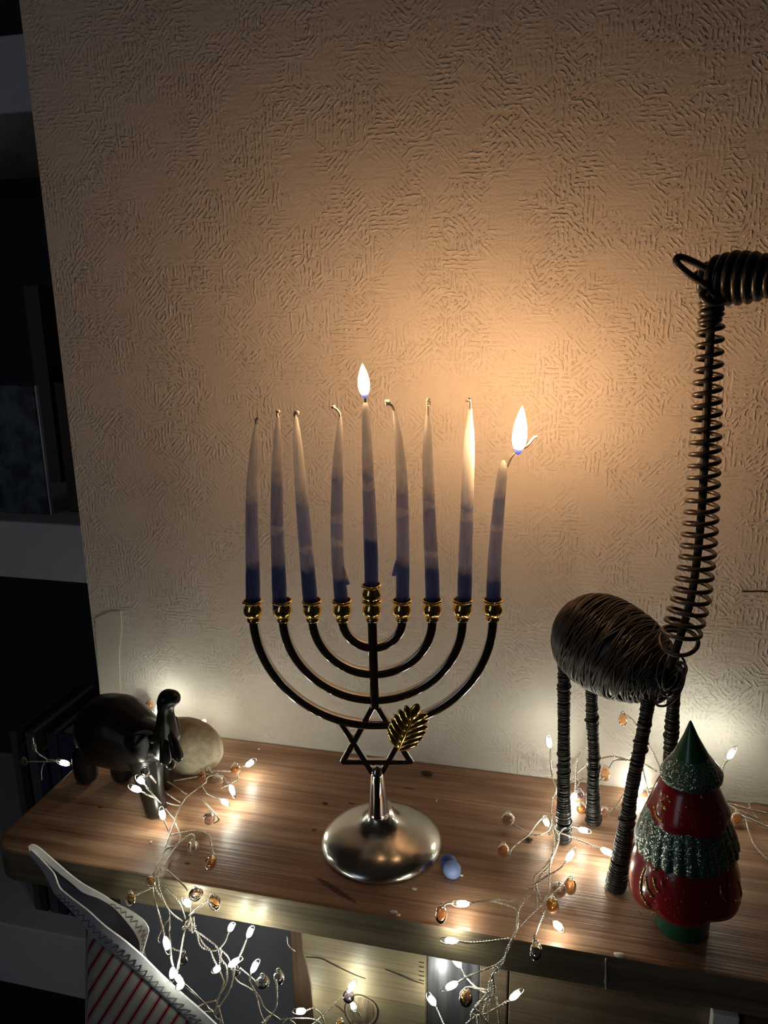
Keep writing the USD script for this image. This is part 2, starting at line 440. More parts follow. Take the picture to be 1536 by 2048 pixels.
M["ticking"] = mat("red_ticking", {"u": ("uvmap", {"attribute": "st"}), "s": ("separate_xyz", {}), "f": ("math", {"math_type": "fraction"}),
                                  "r": ("rgb_ramp", {"ramp": [(0.0, (0.62, 0.59, 0.52)), (0.40, (0.62, 0.59, 0.52)), (0.405, (0.30, 0.012, 0.035)), (0.44, (0.30, 0.012, 0.035)), (0.445, (0.62, 0.59, 0.52)), (0.50, (0.62, 0.59, 0.52)), (0.505, (0.32, 0.012, 0.035)),
                                                            (0.70, (0.32, 0.012, 0.035)), (0.705, (0.62, 0.59, 0.52)), (0.76, (0.62, 0.59, 0.52)), (0.765, (0.30, 0.012, 0.035)), (0.80, (0.30, 0.012, 0.035)), (0.805, (0.62, 0.59, 0.52)), (1.0, (0.62, 0.59, 0.52))]}),
                                  "g": ("geometry", {}), "n": ("noise_texture", {"scale": 1500.0}), "b": ("bump", {"strength": 0.3, "distance": 0.0005}), "p": ("principled_bsdf", {"roughness": 0.95, "specular_ior_level": 0.1})},
                   [("u.UV", "s.vector"), ("s.x", "f.value1"), ("f.value", "r.fac"), ("r.color", "p.base_color"), ("g.position", "n.vector"), ("n.fac", "b.height"), ("b.normal", "p.normal")])
M["wax_white"] = plain("white_wax", (0.80, 0.76, 0.70), 0.45, 0.0, subsurface_weight=0.4, subsurface_scale=0.004, subsurface_radius=(1, 0.8, 0.6))
M["wax_blue"] = plain("blue_wax", (0.075, 0.12, 0.42), 0.45, 0.0, subsurface_weight=0.3, subsurface_scale=0.003, subsurface_radius=(0.5, 0.6, 1))
M["wax_pale_blue"] = plain("pale_blue_wax", (0.22, 0.30, 0.62), 0.5, 0.0, subsurface_weight=0.3, subsurface_scale=0.003, subsurface_radius=(0.5, 0.6, 1))
M["wick"] = plain("waxed_wick", (0.72, 0.66, 0.56), 0.8)
M["burnt"] = plain("burnt_wick", (0.05, 0.035, 0.03), 0.9)

# ------------------------------------------------------------------ the room
XW, XR = -0.430, 0.85
breast = box2((XW, 0, 0), (XR, 0.42, 2.5))
wall_back = struct("wall_back", breast, M["wall"], label="chimney breast wall with embossed cream painted paper behind the menorah", cat="wall")
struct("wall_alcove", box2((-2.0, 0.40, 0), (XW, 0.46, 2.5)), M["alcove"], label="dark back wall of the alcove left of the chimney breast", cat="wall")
struct("wall_left", box2((-2.06, -3.0, 0), (-2.0, 0.46, 2.5)), M["room"], label="plain left wall of the dark room", cat="wall")
struct("wall_right", box2((XR + 1.2, -3.0, 0), (XR + 1.26, 0.46, 2.5)), M["room"], label="plain right wall of the dark room", cat="wall")
struct("wall_right_alcove", box2((XR, 0.40, 0), (XR + 1.2, 0.46, 2.5)), M["room"], label="back wall of the alcove right of the chimney breast", cat="wall")
struct("wall_front", box2((-2.06, -3.06, 0), (XR + 1.26, -3.0, 2.5)), M["room"], label="plain wall behind the camera", cat="wall")
struct("floor", box2((-2.06, -3.06, -0.05), (XR + 1.26, 0.46, 0)), M["floor"], label="dark boarded floor of the room", cat="floor")
struct("ceiling", box2((-2.06, -3.06, 2.5), (XR + 1.26, 0.46, 2.55)), M["room"], label="plain ceiling of the room", cat="ceiling")
# grey painted lower part of the chimney breast, under the mantel
low = box2((XW + 0.004, -0.012, 0.0), (XR - 0.004, 0.0, ZS - 0.0265))
struct("wall_panel", low, M["grey_wall"], label="smooth grey painted panel of the chimney breast under the mantel shelf", cat="wall")
# torn, smooth strip of lining paper at the wall's left edge
tp = [at(x, y, -0.0008) for x, y in ((190, 1236), (218, 1224), (241, 1222), (243, 1262), (238, 1305), (240, 1380), (243, 1440), (206, 1440), (199, 1380), (194, 1300))]
c = np.mean(tp, 0)
pv = np.array(tp + [p * [1, 0, 1] for p in tp] + [c])
n = len(tp)
pf = [(i, (i + 1) % n, 2 * n) for i in range(n)] + [(i, n + i, n + (i + 1) % n) for i in range(n)] + [(i, n + (i + 1) % n, (i + 1) % n) for i in range(n)]
obj("paper_patch", (pv, np.array(pf)[:, ::-1]), M["wall_plain"], wall_back, False, label="smooth patch where the embossed paper is torn away")
obj("crack", tube(smoothline([at(x, y, -0.0001) for x, y in ((1484, 1182), (1500, 1183), (1518, 1182), (1545, 1184))], 0.004), 0.0006, 5), M["crack"], wall_back, label="thin dark crack in the wallpaper")

# ------------------------------------------------------------------ alcove shelves and what stands on them
YA = 0.07
AX = -1.2


def alcove_shelf(y_top, y_bot, label):
    zt, zb = at(80, y_top, 0)[2], 0
    d = ray(80, y_top)
    zt = (CAM + d * ((YA - CAM[1]) / d[1]))[2]
    d = ray(80, y_bot)
    zb = (CAM + d * ((YA - CAM[1]) / d[1]))[2]
    obj("alcove_shelf", rbox((AX, YA, zb), (XW - 0.0005, 0.399, zt), 0.002), M["shelf_paint"], label=label, cat="shelf")
    return zt, zb


def on(x, y, Y):
    d = ray(x, y)
    return CAM + d * ((Y - CAM[1]) / d[1])


alcove_shelf(62, 222, "thick white alcove shelf board at the top left, highest of three")
Z2, Z2b = alcove_shelf(1046, 1160, "thick white alcove shelf board level with the candle bases, middle of three")
Z3, _ = alcove_shelf(1862, 1980, "thick white alcove shelf board below the mantel, lowest of three")


def book(x0, x1, y_top, z_base, Y, depth, colour, label, name="book", cat="book", group=None):
    a, b = on(x0, y_top, Y), on(x1, y_top, Y)
    t = thing(name, label, cat, ((a[0] + b[0]) / 2, Y, z_base), group)
    h = a[2]
    cv = plain(f"cover_{x0}_{y_top}", tuple(0.55 * k for k in colour), 0.6)
    w = max(b[0] - a[0], 0.004)
    e = 0.0018
    obj("cover", [rbox((a[0], Y, z_base), (a[0] + e, Y + depth, h), 0.0006), rbox((b[0] - e, Y, z_base), (b[0], Y + depth, h), 0.0006), rbox((a[0], Y - 0.0005, z_base), (b[0], Y + e, h), 0.0006)], cv, t)
    obj("pages", box2((a[0] + e, Y + e, z_base + 0.002), (b[0] - e, Y + depth - 0.003, h - 0.003)), M["pages"], t)
    return t


M["pages"] = plain("book_pages", (0.45, 0.42, 0.36), 0.9)
t = thing("picture_card", "dim blue picture card with dark blotches leaning on the middle alcove shelf", "picture", (on(50, 1040, YA + 0.03)[0], YA + 0.03, Z2))
a, b = on(-40, 770, YA + 0.03), on(79, 765, YA + 0.03)
M["card"] = mat("card_print", {"g": ("geometry", {}), "n": ("noise_texture", {"scale": 55.0, "detail": 3}), "r": ("rgb_ramp", {"ramp": [(0.40, (0.02, 0.025, 0.03)), (0.55, (0.10, 0.12, 0.17)), (0.7, (0.16, 0.18, 0.24))]}), "p": ("principled_bsdf", {"roughness": 0.45})},
               [("g.position", "n.vector"), ("n.fac", "r.fac"), ("r.color", "p.base_color")])
obj("card", rbox((a[0], YA + 0.030, Z2), (on(100, 1040, YA + 0.03)[0], YA + 0.033, a[2]), 0.0008), M["card"], t)
obj("mount", rbox((on(100, 1040, YA + 0.03)[0] + 0.0002, YA + 0.031, Z2), (on(104, 1040, YA + 0.03)[0], YA + 0.035, a[2]), 0.0005), M["shelf_paint"], t, label="pale card edge")
book(108, 160, 765, Z2, YA + 0.045, 0.12, (0.13, 0.085, 0.055), "brown book standing at the right end of the middle alcove shelf")
book(46, 76, 572, Z2, YA + 0.17, 0.10, (0.17, 0.16, 0.17), "tall thin grey book standing behind the picture card")
for k, (x0, x1, y0, col, lab) in enumerate([
        (18, 32, 1462, (0.14, 0.13, 0.12), "narrow grey-brown book, far left of the lower alcove row"),
        (34, 48, 1490, (0.03, 0.03, 0.05), "nearly black book second from the left in the lower alcove row"),
        (50, 70, 1465, (0.15, 0.15, 0.17), "grey spined book in the lower alcove row"),
        (72, 90, 1500, (0.04, 0.05, 0.12), "dark blue book in the middle of the lower alcove row"),
        (92, 112, 1468, (0.07, 0.08, 0.14), "slate blue book in the lower alcove row behind the fairy light"),
        (114, 146, 1466, (0.05, 0.06, 0.15), "wide navy book at the right of the lower alcove row")]):
    book(x0, x1, y0, Z3, YA + 0.03, 0.13, col, lab, group="books in the lower alcove row")

# ------------------------------------------------------------------ mantel shelf
XL, TH = -0.4112, 0.0262


def slab(x0, x1, y0, y1, z0, z1, rad, bev):
    """A board with rounded corners in plan and eased edges."""
    def ring(ins, z):
        pts = []
        for (cx, cy), a0 in (((x1 - rad[1], y1 - 0.0005), 0), ((x0 + 0.0005, y1 - 0.0005), 90), ((x0 + rad[0], y0 + rad[0]), 180), ((x1 - rad[1], y0 + rad[1]), 270)):
            rr = {0: 0.0005, 90: 0.0005, 180: rad[0], 270: rad[1]}[a0]
            for q in np.linspace(a0, a0 + 90, 9):
                e = max(rr - ins, 0.0001)
                pts.append((cx + e * math.cos(math.radians(q)), cy + e * math.sin(math.radians(q)), z))
        return pts
    rings = [ring(bev, z0), ring(0, z0 + bev), ring(0, z1 - 1.3 * bev), ring(0.35 * bev, z1 - 0.35 * bev), ring(bev * 1.3, z1)]
    v, f = grid(np.array(rings), False, True)
    n = len(rings[0])
    ctop, cbot = len(v), len(v) + 1
    v = np.vstack([v, np.mean(rings[-1], 0), np.mean(rings[0], 0)])
    j = np.arange(n)
    k = (j + 1) % n
    return v, np.vstack([f[:, ::-1], np.stack([np.full(n, ctop), 4 * n + j, 4 * n + k], 1), np.stack([np.full(n, cbot), k, j], 1)])


obj("mantel_shelf", slab(XL, XR - 0.01, YF, -0.0004, ZS - TH, ZS, (0.022, 0.01), 0.0018), M["mantel"], label="stained pine mantel shelf board with pale worn front edge carrying the ornaments", cat="shelf", smooth=40)

# surround below the shelf
YP = -0.135
ZB = ZS - TH - 0.0003


def pxx(x, y, Y):
    return on(x, y, Y)[0]


sur = thing("fire_surround", "timber and steel fire surround boards fixed under the mantel shelf", "fireplace", (0.0, YP, 0.0))
x_a, x_b, x_c, x_d = pxx(566, 1900, YP), pxx(850, 1960, YP), pxx(1015, 2000, YP), XR - 0.03
obj("post", rbox((x_a, YP + 0.014, 0.0), (pxx(640, 1900, YP), YP + 0.05, ZB), 0.002), M["brown_wood"], sur, label="dark brown timber post")
# pale board with a wavy left edge
ys = np.linspace(1862, 2200, 24)
zz = np.linspace(ZB, 0.02, 40)
xl = []
for z in zz:
    h = ZB - z
    xl.append(pxx(613, 1900, YP) - 0.006 * math.sin(min(h / 0.085, 1.0) * math.pi) + 0.004 * max(0, h - 0.085) / 0.1 + 0.0008 * math.sin(h * 230))
xl = np.array(xl)
bv = 0.0025
Lf = np.stack([np.stack([xl + bv, np.full(40, YP), zz], 1), np.stack([xl + 0.3 * bv, np.full(40, YP + 0.3 * bv), zz], 1), np.stack([xl, np.full(40, YP + bv), zz], 1), np.stack([xl, np.full(40, YP + 0.03), zz], 1)], 0)
Rt = np.stack([np.stack([np.full(40, x_b), np.full(40, YP + 0.03), zz], 1), np.stack([np.full(40, x_b), np.full(40, YP), zz], 1)], 0)
P = np.concatenate([Lf, Rt], 0)
obj("board", grid(P, True, False), M["pale_wood"], sur, smooth=50, label="pale timber board with a round knot and thin cracks")
kc = on(690, 2022, YP - 0.0002)
for name, pts in (("crack", [(612, 1914), (640, 1916), (662, 1926), (690, 1940), (712, 1950), (731, 1957)]), ("crack", [(770, 1938), (800, 1949), (825, 1960), (848, 1968)]), ("crack", [(671, 2011), (681, 2016), (688, 2025)])):
    p = smoothline([on(x, y, YP + 0.0001) for x, y in pts], 0.002)
    obj(name, tube(p, 0.00045 + 0.0003 * np.sin(np.linspace(0, np.pi, len(p))), 5), M["crack"], sur)
kc = on(722, 2022, YP)
kx = np.array([0.94, 0, -0.34])
kx /= np.linalg.norm(kx)
kz = np.cross(kx, [0, 1, 0])
ring = [kc + 0.0125 * math.cos(q) * kx + 0.0155 * math.sin(q) * kz * (1 + 0.06 * math.sin(3 * q)) for q in np.linspace(0, 2 * np.pi, 40, endpoint=False)]
kn = obj("knot", ellipsoid(kc + np.array([0, 0.0008, 0]), (0.0122, 0.0016, 0.0152), np.array([kx, [0, 1, 0], kz])), M["knot"], sur, label="round dark-ringed knot in the pale board")
obj("ring", tube(np.array(ring), 0.0006, 6, closed=True), M["crack"], kn)
for k in range(5):
    p = [on(x, y, YP - 0.0001) for x, y in ((838, 1924 + 9 * k), (848, 1926 + 9 * k))]
    obj("notch", tube(smoothline(p, 0.001), 0.0004, 5), M["crack"], sur)
obj("steel_strip", rbox((x_b + 0.0003, YP + 0.006, 0.0), (pxx(957, 1960, YP), YP + 0.03, ZB), 0.001), M["steel"], sur, label="dark grey steel upright strip")
obj("plank", rbox((pxx(957, 1960, YP) + 0.0003, YP + 0.004, 0.0), (x_c - 0.0006, YP + 0.03, ZB), 0.0012), M["dark_wood"], sur, label="narrow dark timber plank")
obj("plank", rbox((x_c + 0.0006, YP + 0.002, ZB - 0.16), (x_d, YP + 0.03, ZB), 0.0012), M["dark_wood"], sur, label="wide dark timber plank on the right")
bl0, bl1 = on(1424, 2022, YP - 0.004), on(1480, 2026, YP - 0.004)
obj("pale_block", rbox((bl0[0], YP - 0.006, bl0[2] - 0.10), (bl1[0], YP + 0.0015, bl0[2]), 0.001), M["shelf_paint"], sur, label="pale painted block at the bottom right")

# ------------------------------------------------------------------ menorah
B = np.array([-0.12915, -0.11718, ZS])
S = 0.019616
UP = np.array([0.002146, -0.046336, 0.998924])
MX = np.array([0.97986, 0.199436, 0.007146])
MX = MX - UP * (MX @ UP)
MX /= np.linalg.norm(MX)
MN = np.cross(UP, MX)           # away from the camera
MN = MN if MN[1] > 0 else -MN
ZR = 0.19625                    # cup rims
Z0 = ZR - 0.73 * S


def men(u, v, w=0.0):
    return B + MX * u + UP * v + MN * w


def plane_pt(x, y, w=0.0):
    d = ray(x, y)
    o = B + MN * w
    return CAM + d * (((o - CAM) @ MN) / (d @ MN))


def bar(path, width, depth, closed=False):
    """A bar of rounded rectangular section swept along a line in the menorah's plane."""
    p = np.asarray(path, float)
    t = np.gradient(p, axis=0)
    t /= np.linalg.norm(t, axis=1, keepdims=True)
    side = np.cross(t, MN)
    side /= np.linalg.norm(side, axis=1, keepdims=True)
    q = np.linspace(0, 2 * np.pi, 16, endpoint=False)
    cx = np.sign(np.cos(q)) * np.abs(np.cos(q)) ** 0.45 * width / 2
    cz = np.sign(np.sin(q)) * np.abs(np.sin(q)) ** 0.45 * depth / 2
    V = p[:, None] + cx[None, :, None] * side[:, None] + cz[None, :, None] * MN
    v, f = grid(V, False, True)
    n, m = len(p), len(v)
    v = np.vstack([v, p[:1], p[-1:]])
    j = np.arange(16)
    k = (j + 1) % 16
    return v, np.vstack([f, np.stack([np.full(16, m), k, j], 1)[:, ::-1], np.stack([np.full(16, m + 1), (n - 1) * 16 + j, (n - 1) * 16 + k], 1)[:, ::-1]])


mn = thing("menorah", "polished silver nine branched menorah with gold cups and a gold leaf on its star", "menorah", B)
RB = 2.25 * S
zs = lambda k: k * S
prof = [(0.0, 0.0), (RB * 0.97, 0.0), (RB * 0.995, 0.0010), (RB, 0.0022), (RB * 0.985, 0.0042), (RB * 0.95, 0.0065), (RB * 0.86, 0.0095), (RB * 0.74, 0.0125), (RB * 0.6, 0.0148), (RB * 0.48, 0.0166),
        (RB * 0.38, 0.0186), (RB * 0.31, 0.0210), (RB * 0.255, 0.0240), (RB * 0.215, 0.0275), (RB * 0.19, 0.0305), (RB * 0.185, 0.0318), (0.0, 0.0322)]
obj("base", lathe(prof, B + np.array([0, 0.0065, 0]), 72), M["satin"], mn, smooth=60, label="satin silver domed round base")
ztop_stem = Z0 - 6.15 * S
prof = [(0.0, 0.030), (0.0076, 0.030), (0.0079, 0.0312), (0.0076, 0.0325), (0.0070, 0.034), (0.0060, (0.034 + ztop_stem) / 2), (0.0047, ztop_stem + 0.002), (0.0038, ztop_stem + 0.007), (0.0, ztop_stem + 0.009)]
obj("foot_column", lathe(prof, B, 32, UP), M["chrome"], mn, smooth=60)
obj("stem", bar([men(0, v) for v in np.linspace(Z0 - 3.3 * S, Z0 + 0.1 * S, 12)], 0.0066, 0.0062), M["chrome"], mn)
for k in (1, 2, 3):
    r = k * S
    arc = [men(-r, Z0 + 0.12 * S)] + [men(-r * math.cos(q), Z0 - r * math.sin(q)) for q in np.linspace(0, np.pi, 20 + 12 * k)] + [men(r, Z0 + 0.12 * S)]
    obj("arm", bar(arc, 0.0062, 0.0058), M["chrome"], mn)
r = 4 * S
zbar = Z0 - 4.0 * S + 0.02 * S
arc = [men(-r, Z0 + 0.12 * S)] + [men(-r * math.cos(q), Z0 - r * math.sin(q)) for q in np.linspace(0, np.pi, 72)] + [men(r, Z0 + 0.12 * S)]
obj("arm", bar(arc, 0.0062, 0.0058), M["chrome"], mn)
# the star: two triangles of bars
SC = Z0 - 4.72 * S
sh_ = 0.79 * S                  # centre to bar
star = []
for sg in (1, -1):
    pts = [men(sg * 1.76 * sh_ * math.sin(q), SC + sg * 2.0 * sh_ * math.cos(q)) for q in (0, 2 * math.pi / 3, 4 * math.pi / 3)]
    for a, b in zip(pts, pts[1:] + pts[:1]):
        star.append(bar([a + (b - a) * q for q in np.linspace(-0.012, 1.012, 8)], 0.0044, 0.0040))
obj("star", star, M["chrome"], mn, label="six pointed star of flat silver bars")


def cup(u, v0, w=0.0, top=0.73):
    """A gold cup: collar, bulb, rolled rim."""
    k = S * top / 0.73
    pr = [(0.0, -0.02 * k), (0.22 * k, -0.02 * k), (0.235 * k, 0.03 * k), (0.22 * k, 0.08 * k), (0.20 * k, 0.11 * k), (0.26 * k, 0.17 * k), (0.315 * k, 0.27 * k), (0.325 * k, 0.38 * k), (0.30 * k, 0.49 * k), (0.262 * k, 0.56 * k), (0.255 * k, 0.60 * k),
          (0.285 * k, 0.635 * k), (0.325 * k, 0.655 * k), (0.345 * k, 0.69 * k), (0.325 * k, 0.725 * k), (0.29 * k, 0.735 * k), (0.265 * k, 0.70 * k), (0.255 * k, 0.55 * k), (0.25 * k, 0.25 * k), (0.0, 0.24 * k)]
    return lathe(pr, men(u, v0, w), 32, UP)


for k in (-4, -3, -2, -1, 1, 2, 3, 4):
    obj("candle_cup", cup(k * S, Z0), M["gold"], mn, smooth=50, label="gold candle cup" if k == -4 else None)
obj("candle_cup", [cup(0, Z0), cup(0, Z0 + 0.56 * S)], M["gold"], mn, smooth=50, label="taller double gold cup in the middle")
# leaf
lb, lt = plane_pt(797, 1498, -0.006), plane_pt(834, 1411, -0.006)
la = lt - lb
ln = np.linalg.norm(la)
la /= ln
lsd = np.cross(la, MN)
lsd /= np.linalg.norm(lsd)
if lsd @ MX < 0:
    lsd = -lsd
lf = []
for k, tt in enumerate(np.linspace(0.30, 0.93, 6)):
    for sg in (-1, 1):
        te = tt - 0.03 * (sg > 0)
        wd = 0.34 * math.sqrt(max(0.02, 1 - ((te - 0.52) / 0.50) ** 2))
        root = lb + la * ln * (te - 0.27)
        tip = lb + la * ln * te + lsd * sg * ln * wd
        ax = (tip - root)
        l2 = np.linalg.norm(ax)
        ax /= l2
        a2 = np.cross(ax, MN)
        lf.append(ellipsoid((root + tip) / 2 - MN * 0.0006, (l2 * 0.54, 0.0027, 0.0018), np.array([ax, a2, MN]), 2))
lf.append(ellipsoid(lb + la * ln * 0.86 - MN * 0.0008, (ln * 0.20, 0.0036, 0.0018), np.array([la, lsd, MN]), 2))
lf.append(ellipsoid(lb + la * ln * 0.45, (ln * 0.43, ln * 0.24, 0.0012), np.array([la, lsd, MN]), 3))
leaf = obj("leaf", lf, M["gold"], mn, smooth=60, label="gold veined leaf fixed over the star")
obj("midrib", tube(smoothline([lb - la * 0.002 - MN * 0.0010, lb + la * ln * 0.3 - MN * 0.0022, lb + la * ln * 0.8 - MN * 0.0020], 0.001), 0.0007, 6), M["gold"], leaf)

# ------------------------------------------------------------------ candles


def wax(name, z_white, z_base, z_deep, blur, mid, bands):
    """White at the top, washing down into blue; dipped bands across."""
    span = 0.15
    f = lambda z: (z - z_base) / span
    white = (0.92, 0.87, 0.81)
    deep = (0.008, 0.014, 0.085)
    mid = tuple(k * m for k, m in zip((1.25, 1.5, 1.95), mid))
    lo = tuple(0.5 * m for m in mid)
    nodes = {"g": ("geometry", {}), "s": ("separate_xyz", {}), "m": ("mapping", {"scale": (700, 700, 60)}), "n": ("noise_texture", {"scale": 1.0, "detail": 3}),
             "n0": ("noise_texture", {"scale": 170.0, "detail": 2}), "a": ("math", {"math_type": "multiply_add", "value2": 0.010, "value3": -0.005}), "z": ("math", {"math_type": "add"}),
             "t": ("map_range", {"from_min": z_base, "from_max": z_base + span, "clamp": True}),
             "r": ("rgb_ramp", {"ramp": [(0.0, deep), (f(z_deep) - 0.008, deep), (f(z_deep) + 0.012, lo), (max(f(z_white) - blur - 0.25, f(z_deep) + 0.03), mid), (f(z_white) - blur, mid), (f(z_white), tuple(0.5 * a + 0.5 * b for a, b in zip(mid, white))), (f(z_white) + blur * 1.2, white), (1.0, white)]}),
             "rs": ("rgb_ramp", {"ramp": [(0.35, (0.72, 0.72, 0.76)), (0.6, (1.08, 1.08, 1.08))]}), "x": ("mix_color", {"blend_type": "multiply"}),
             "p": ("principled_bsdf", {"roughness": 0.42, "subsurface_weight": 0.8, "subsurface_scale": 0.006, "subsurface_radius": (0.8, 0.75, 0.75), "specular_ior_level": 0.4})}
    fz = f(z_white) - 0.04
    nodes["mk"] = ("map_range", {"from_min": fz - 0.02, "from_max": fz + 0.1, "to_min": 0.8, "to_max": 0.0, "clamp": True})
    links = [("g.position", "s.vector"), ("g.position", "m.vector"), ("m.vector", "n.vector"), ("g.position", "n0.vector"), ("n0.fac", "a.value1"), ("s.z", "z.value1"), ("a.value", "z.value2"), ("z.value", "t.value"), ("t.result", "r.fac"),
             ("n.fac", "rs.fac"), ("t.result", "mk.value"), ("mk.result", "x.fac"), ("r.color", "x.a"), ("rs.color", "x.b")]
    last = "x.result"
    for k, zb in enumerate(bands):
        nodes |= {f"d{k}": ("math", {"math_type": "subtract", "value2": f(zb)}), f"e{k}": ("math", {"math_type": "absolute"}), f"l{k}": ("map_range", {"from_min": 0.008, "from_max": 0.022, "to_min": 0.40, "to_max": 0.0, "clamp": True}), f"y{k}": ("mix_color", {"b": (0.45, 0.45, 0.55)})}
        links += [("t.result", f"d{k}.value1"), (f"d{k}.value", f"e{k}.value1"), (f"e{k}.value", f"l{k}.value"), (f"l{k}.result", f"y{k}.fac"), (last, f"y{k}.a")]
        last = f"y{k}.result"
    links.append((last, "p.base_color"))
    return mat(name, nodes, links)


def ck(X, Y):
    return 440 + X / 2.2588, 680 + Y / 2.2588


M["flame"] = None


def flame_mat(name, base, tip, strength):
    """A candle flame: blue at the root, brightest in the middle, thin and yellow at its rim."""
    ax = tip - base
    h = np.linalg.norm(ax)
    ax = ax / h
    nodes = {"g": ("geometry", {}), "sb": ("vector_math", {"math_type": "subtract", "vector2": tuple(base)}), "dt": ("vector_math", {"math_type": "dot_product", "vector2": tuple(ax / h)}),
             "r": ("rgb_ramp", {"ramp": [(0.0, (0.0002, 0.0004, 0.0020)), (0.07, (0.0005, 0.0007, 0.0026)), (0.13, (0.0022, 0.0019, 0.0032)), (0.20, (0.05, 0.03, 0.012)), (0.33, (1.0, 0.57, 0.27)), (0.75, (1.0, 0.57, 0.27)), (1.0, (0.55, 0.27, 0.09))]}),
             "e": ("emission", {"strength": strength}), "tr": ("transparent_bsdf", {}), "lw": ("layer_weight", {"blend": 0.35}),
             "mr": ("map_range", {"from_min": 0.25, "from_max": 0.95, "to_min": 0.0, "to_max": 0.97, "clamp": True}), "mx": ("mix_closure", {})}
    links = [("g.position", "sb.vector1"), ("sb.vector", "dt.vector1"), ("dt.value", "r.fac"), ("r.color", "e.color"), ("lw.facing", "mr.value"), ("mr.result", "mx.fac"), ("e.emission", "mx.closure1"), ("tr.BSDF", "mx.closure2")]
    return mat(name, nodes, links, "mx.closure")


DATA = [  # centre line (x, y, width) up the candle in a blow-up of the photograph, wick, z marks
    ("unlit blue and white candle in the leftmost cup of the menorah", [(149, 1190, 66), (148, 1020, 64), (144, 800, 58), (146, 650, 54), (152, 540, 45), (158, 460, 36), (164, 382, 15)], [(164, 382), (163, 362), (170, 352), (176, 356)], 690, 1020, (0.085, 0.10, 0.19), []),
    ("unlit blue and white candle in the second cup from the left", [(270, 1190, 68), (264, 1020, 64), (258, 850, 60), (257, 620, 54), (259, 530, 48), (262, 440, 38), (261, 348, 15)], [(261, 348), (258, 330), (260, 318), (265, 328)], 590, 1020, (0.065, 0.08, 0.16), [850]),
    ("unlit candle leaning left in the third cup from the left", [(408, 1190, 66), (395, 1020, 66), (380, 850, 62), (360, 600, 52), (353, 500, 46), (347, 420, 36), (342, 352, 18)], [(342, 352), (336, 334), (346, 324), (352, 336)], 690, 1040, (0.10, 0.12, 0.22), [940]),
    ("unlit candle with a long bent wick just left of the centre candle", [(548, 1185, 62), (540, 1080, 60), (531, 980, 56), (528, 800, 58), (531, 600, 52), (536, 500, 42), (540, 420, 33), (542, 350, 15)], [(542, 350), (540, 332), (528, 314), (512, 304), (508, 298), (518, 308)], 570, 1075, (0.10, 0.12, 0.22), [800, 910]),
    ("lit centre candle standing in the tall double cup", [(684, 1120, 60), (683, 1010, 64), (678, 850, 63), (673, 700, 58), (669, 600, 52), (665, 480, 47), (660, 380, 40), (657, 282, 32)], [(657, 282), (656, 262), (655, 244), (655, 226)], 560, 905, (0.05, 0.065, 0.15), [655]),
    ("unlit candle with a knotted wick tip just right of the centre candle", [(825, 1185, 60), (826, 1020, 60), (825, 800, 59), (820, 600, 51), (812, 500, 43), (803, 420, 33), (786, 318, 14)], [(786, 318), (776, 296), (760, 288), (752, 292), (756, 272), (762, 284)], 640, 1010, (0.09, 0.10, 0.20), [775]),
    ("unlit candle in the third cup from the right", [(961, 1185, 66), (956, 1020, 64), (948, 850, 60), (940, 620, 51), (938, 520, 46), (938, 430, 38), (938, 340, 15)], [(938, 340), (938, 300), (936, 270), (942, 278), (946, 296)], 660, 1030, (0.07, 0.085, 0.17), [740, 960]),
    ("unlit candle in the second cup from the right", [(1104, 1185, 66), (1108, 1020, 64), (1113, 850, 60), (1120, 640, 57), (1124, 520, 54), (1127, 430, 45), (1130, 312, 17)], [(1130, 312), (1130, 284), (1126, 268), (1118, 280)], 700, 1040, (0.11, 0.12, 0.22), [790]),
    ("lit candle leaning right in the rightmost cup of the menorah", [(1234, 1185, 66), (1238, 1050, 64), (1243, 950, 60), (1253, 820, 57), (1262, 720, 54), (1272, 630, 48), (1279, 570, 40), (1281, 545, 24)], [(1297, 572), (1308, 548), (1322, 522), (1348, 500), (1384, 482), (1408, 454), (1420, 440), (1432, 437)], 660, 1080, (0.10, 0.12, 0.23), [850]),
]
up_px = UP
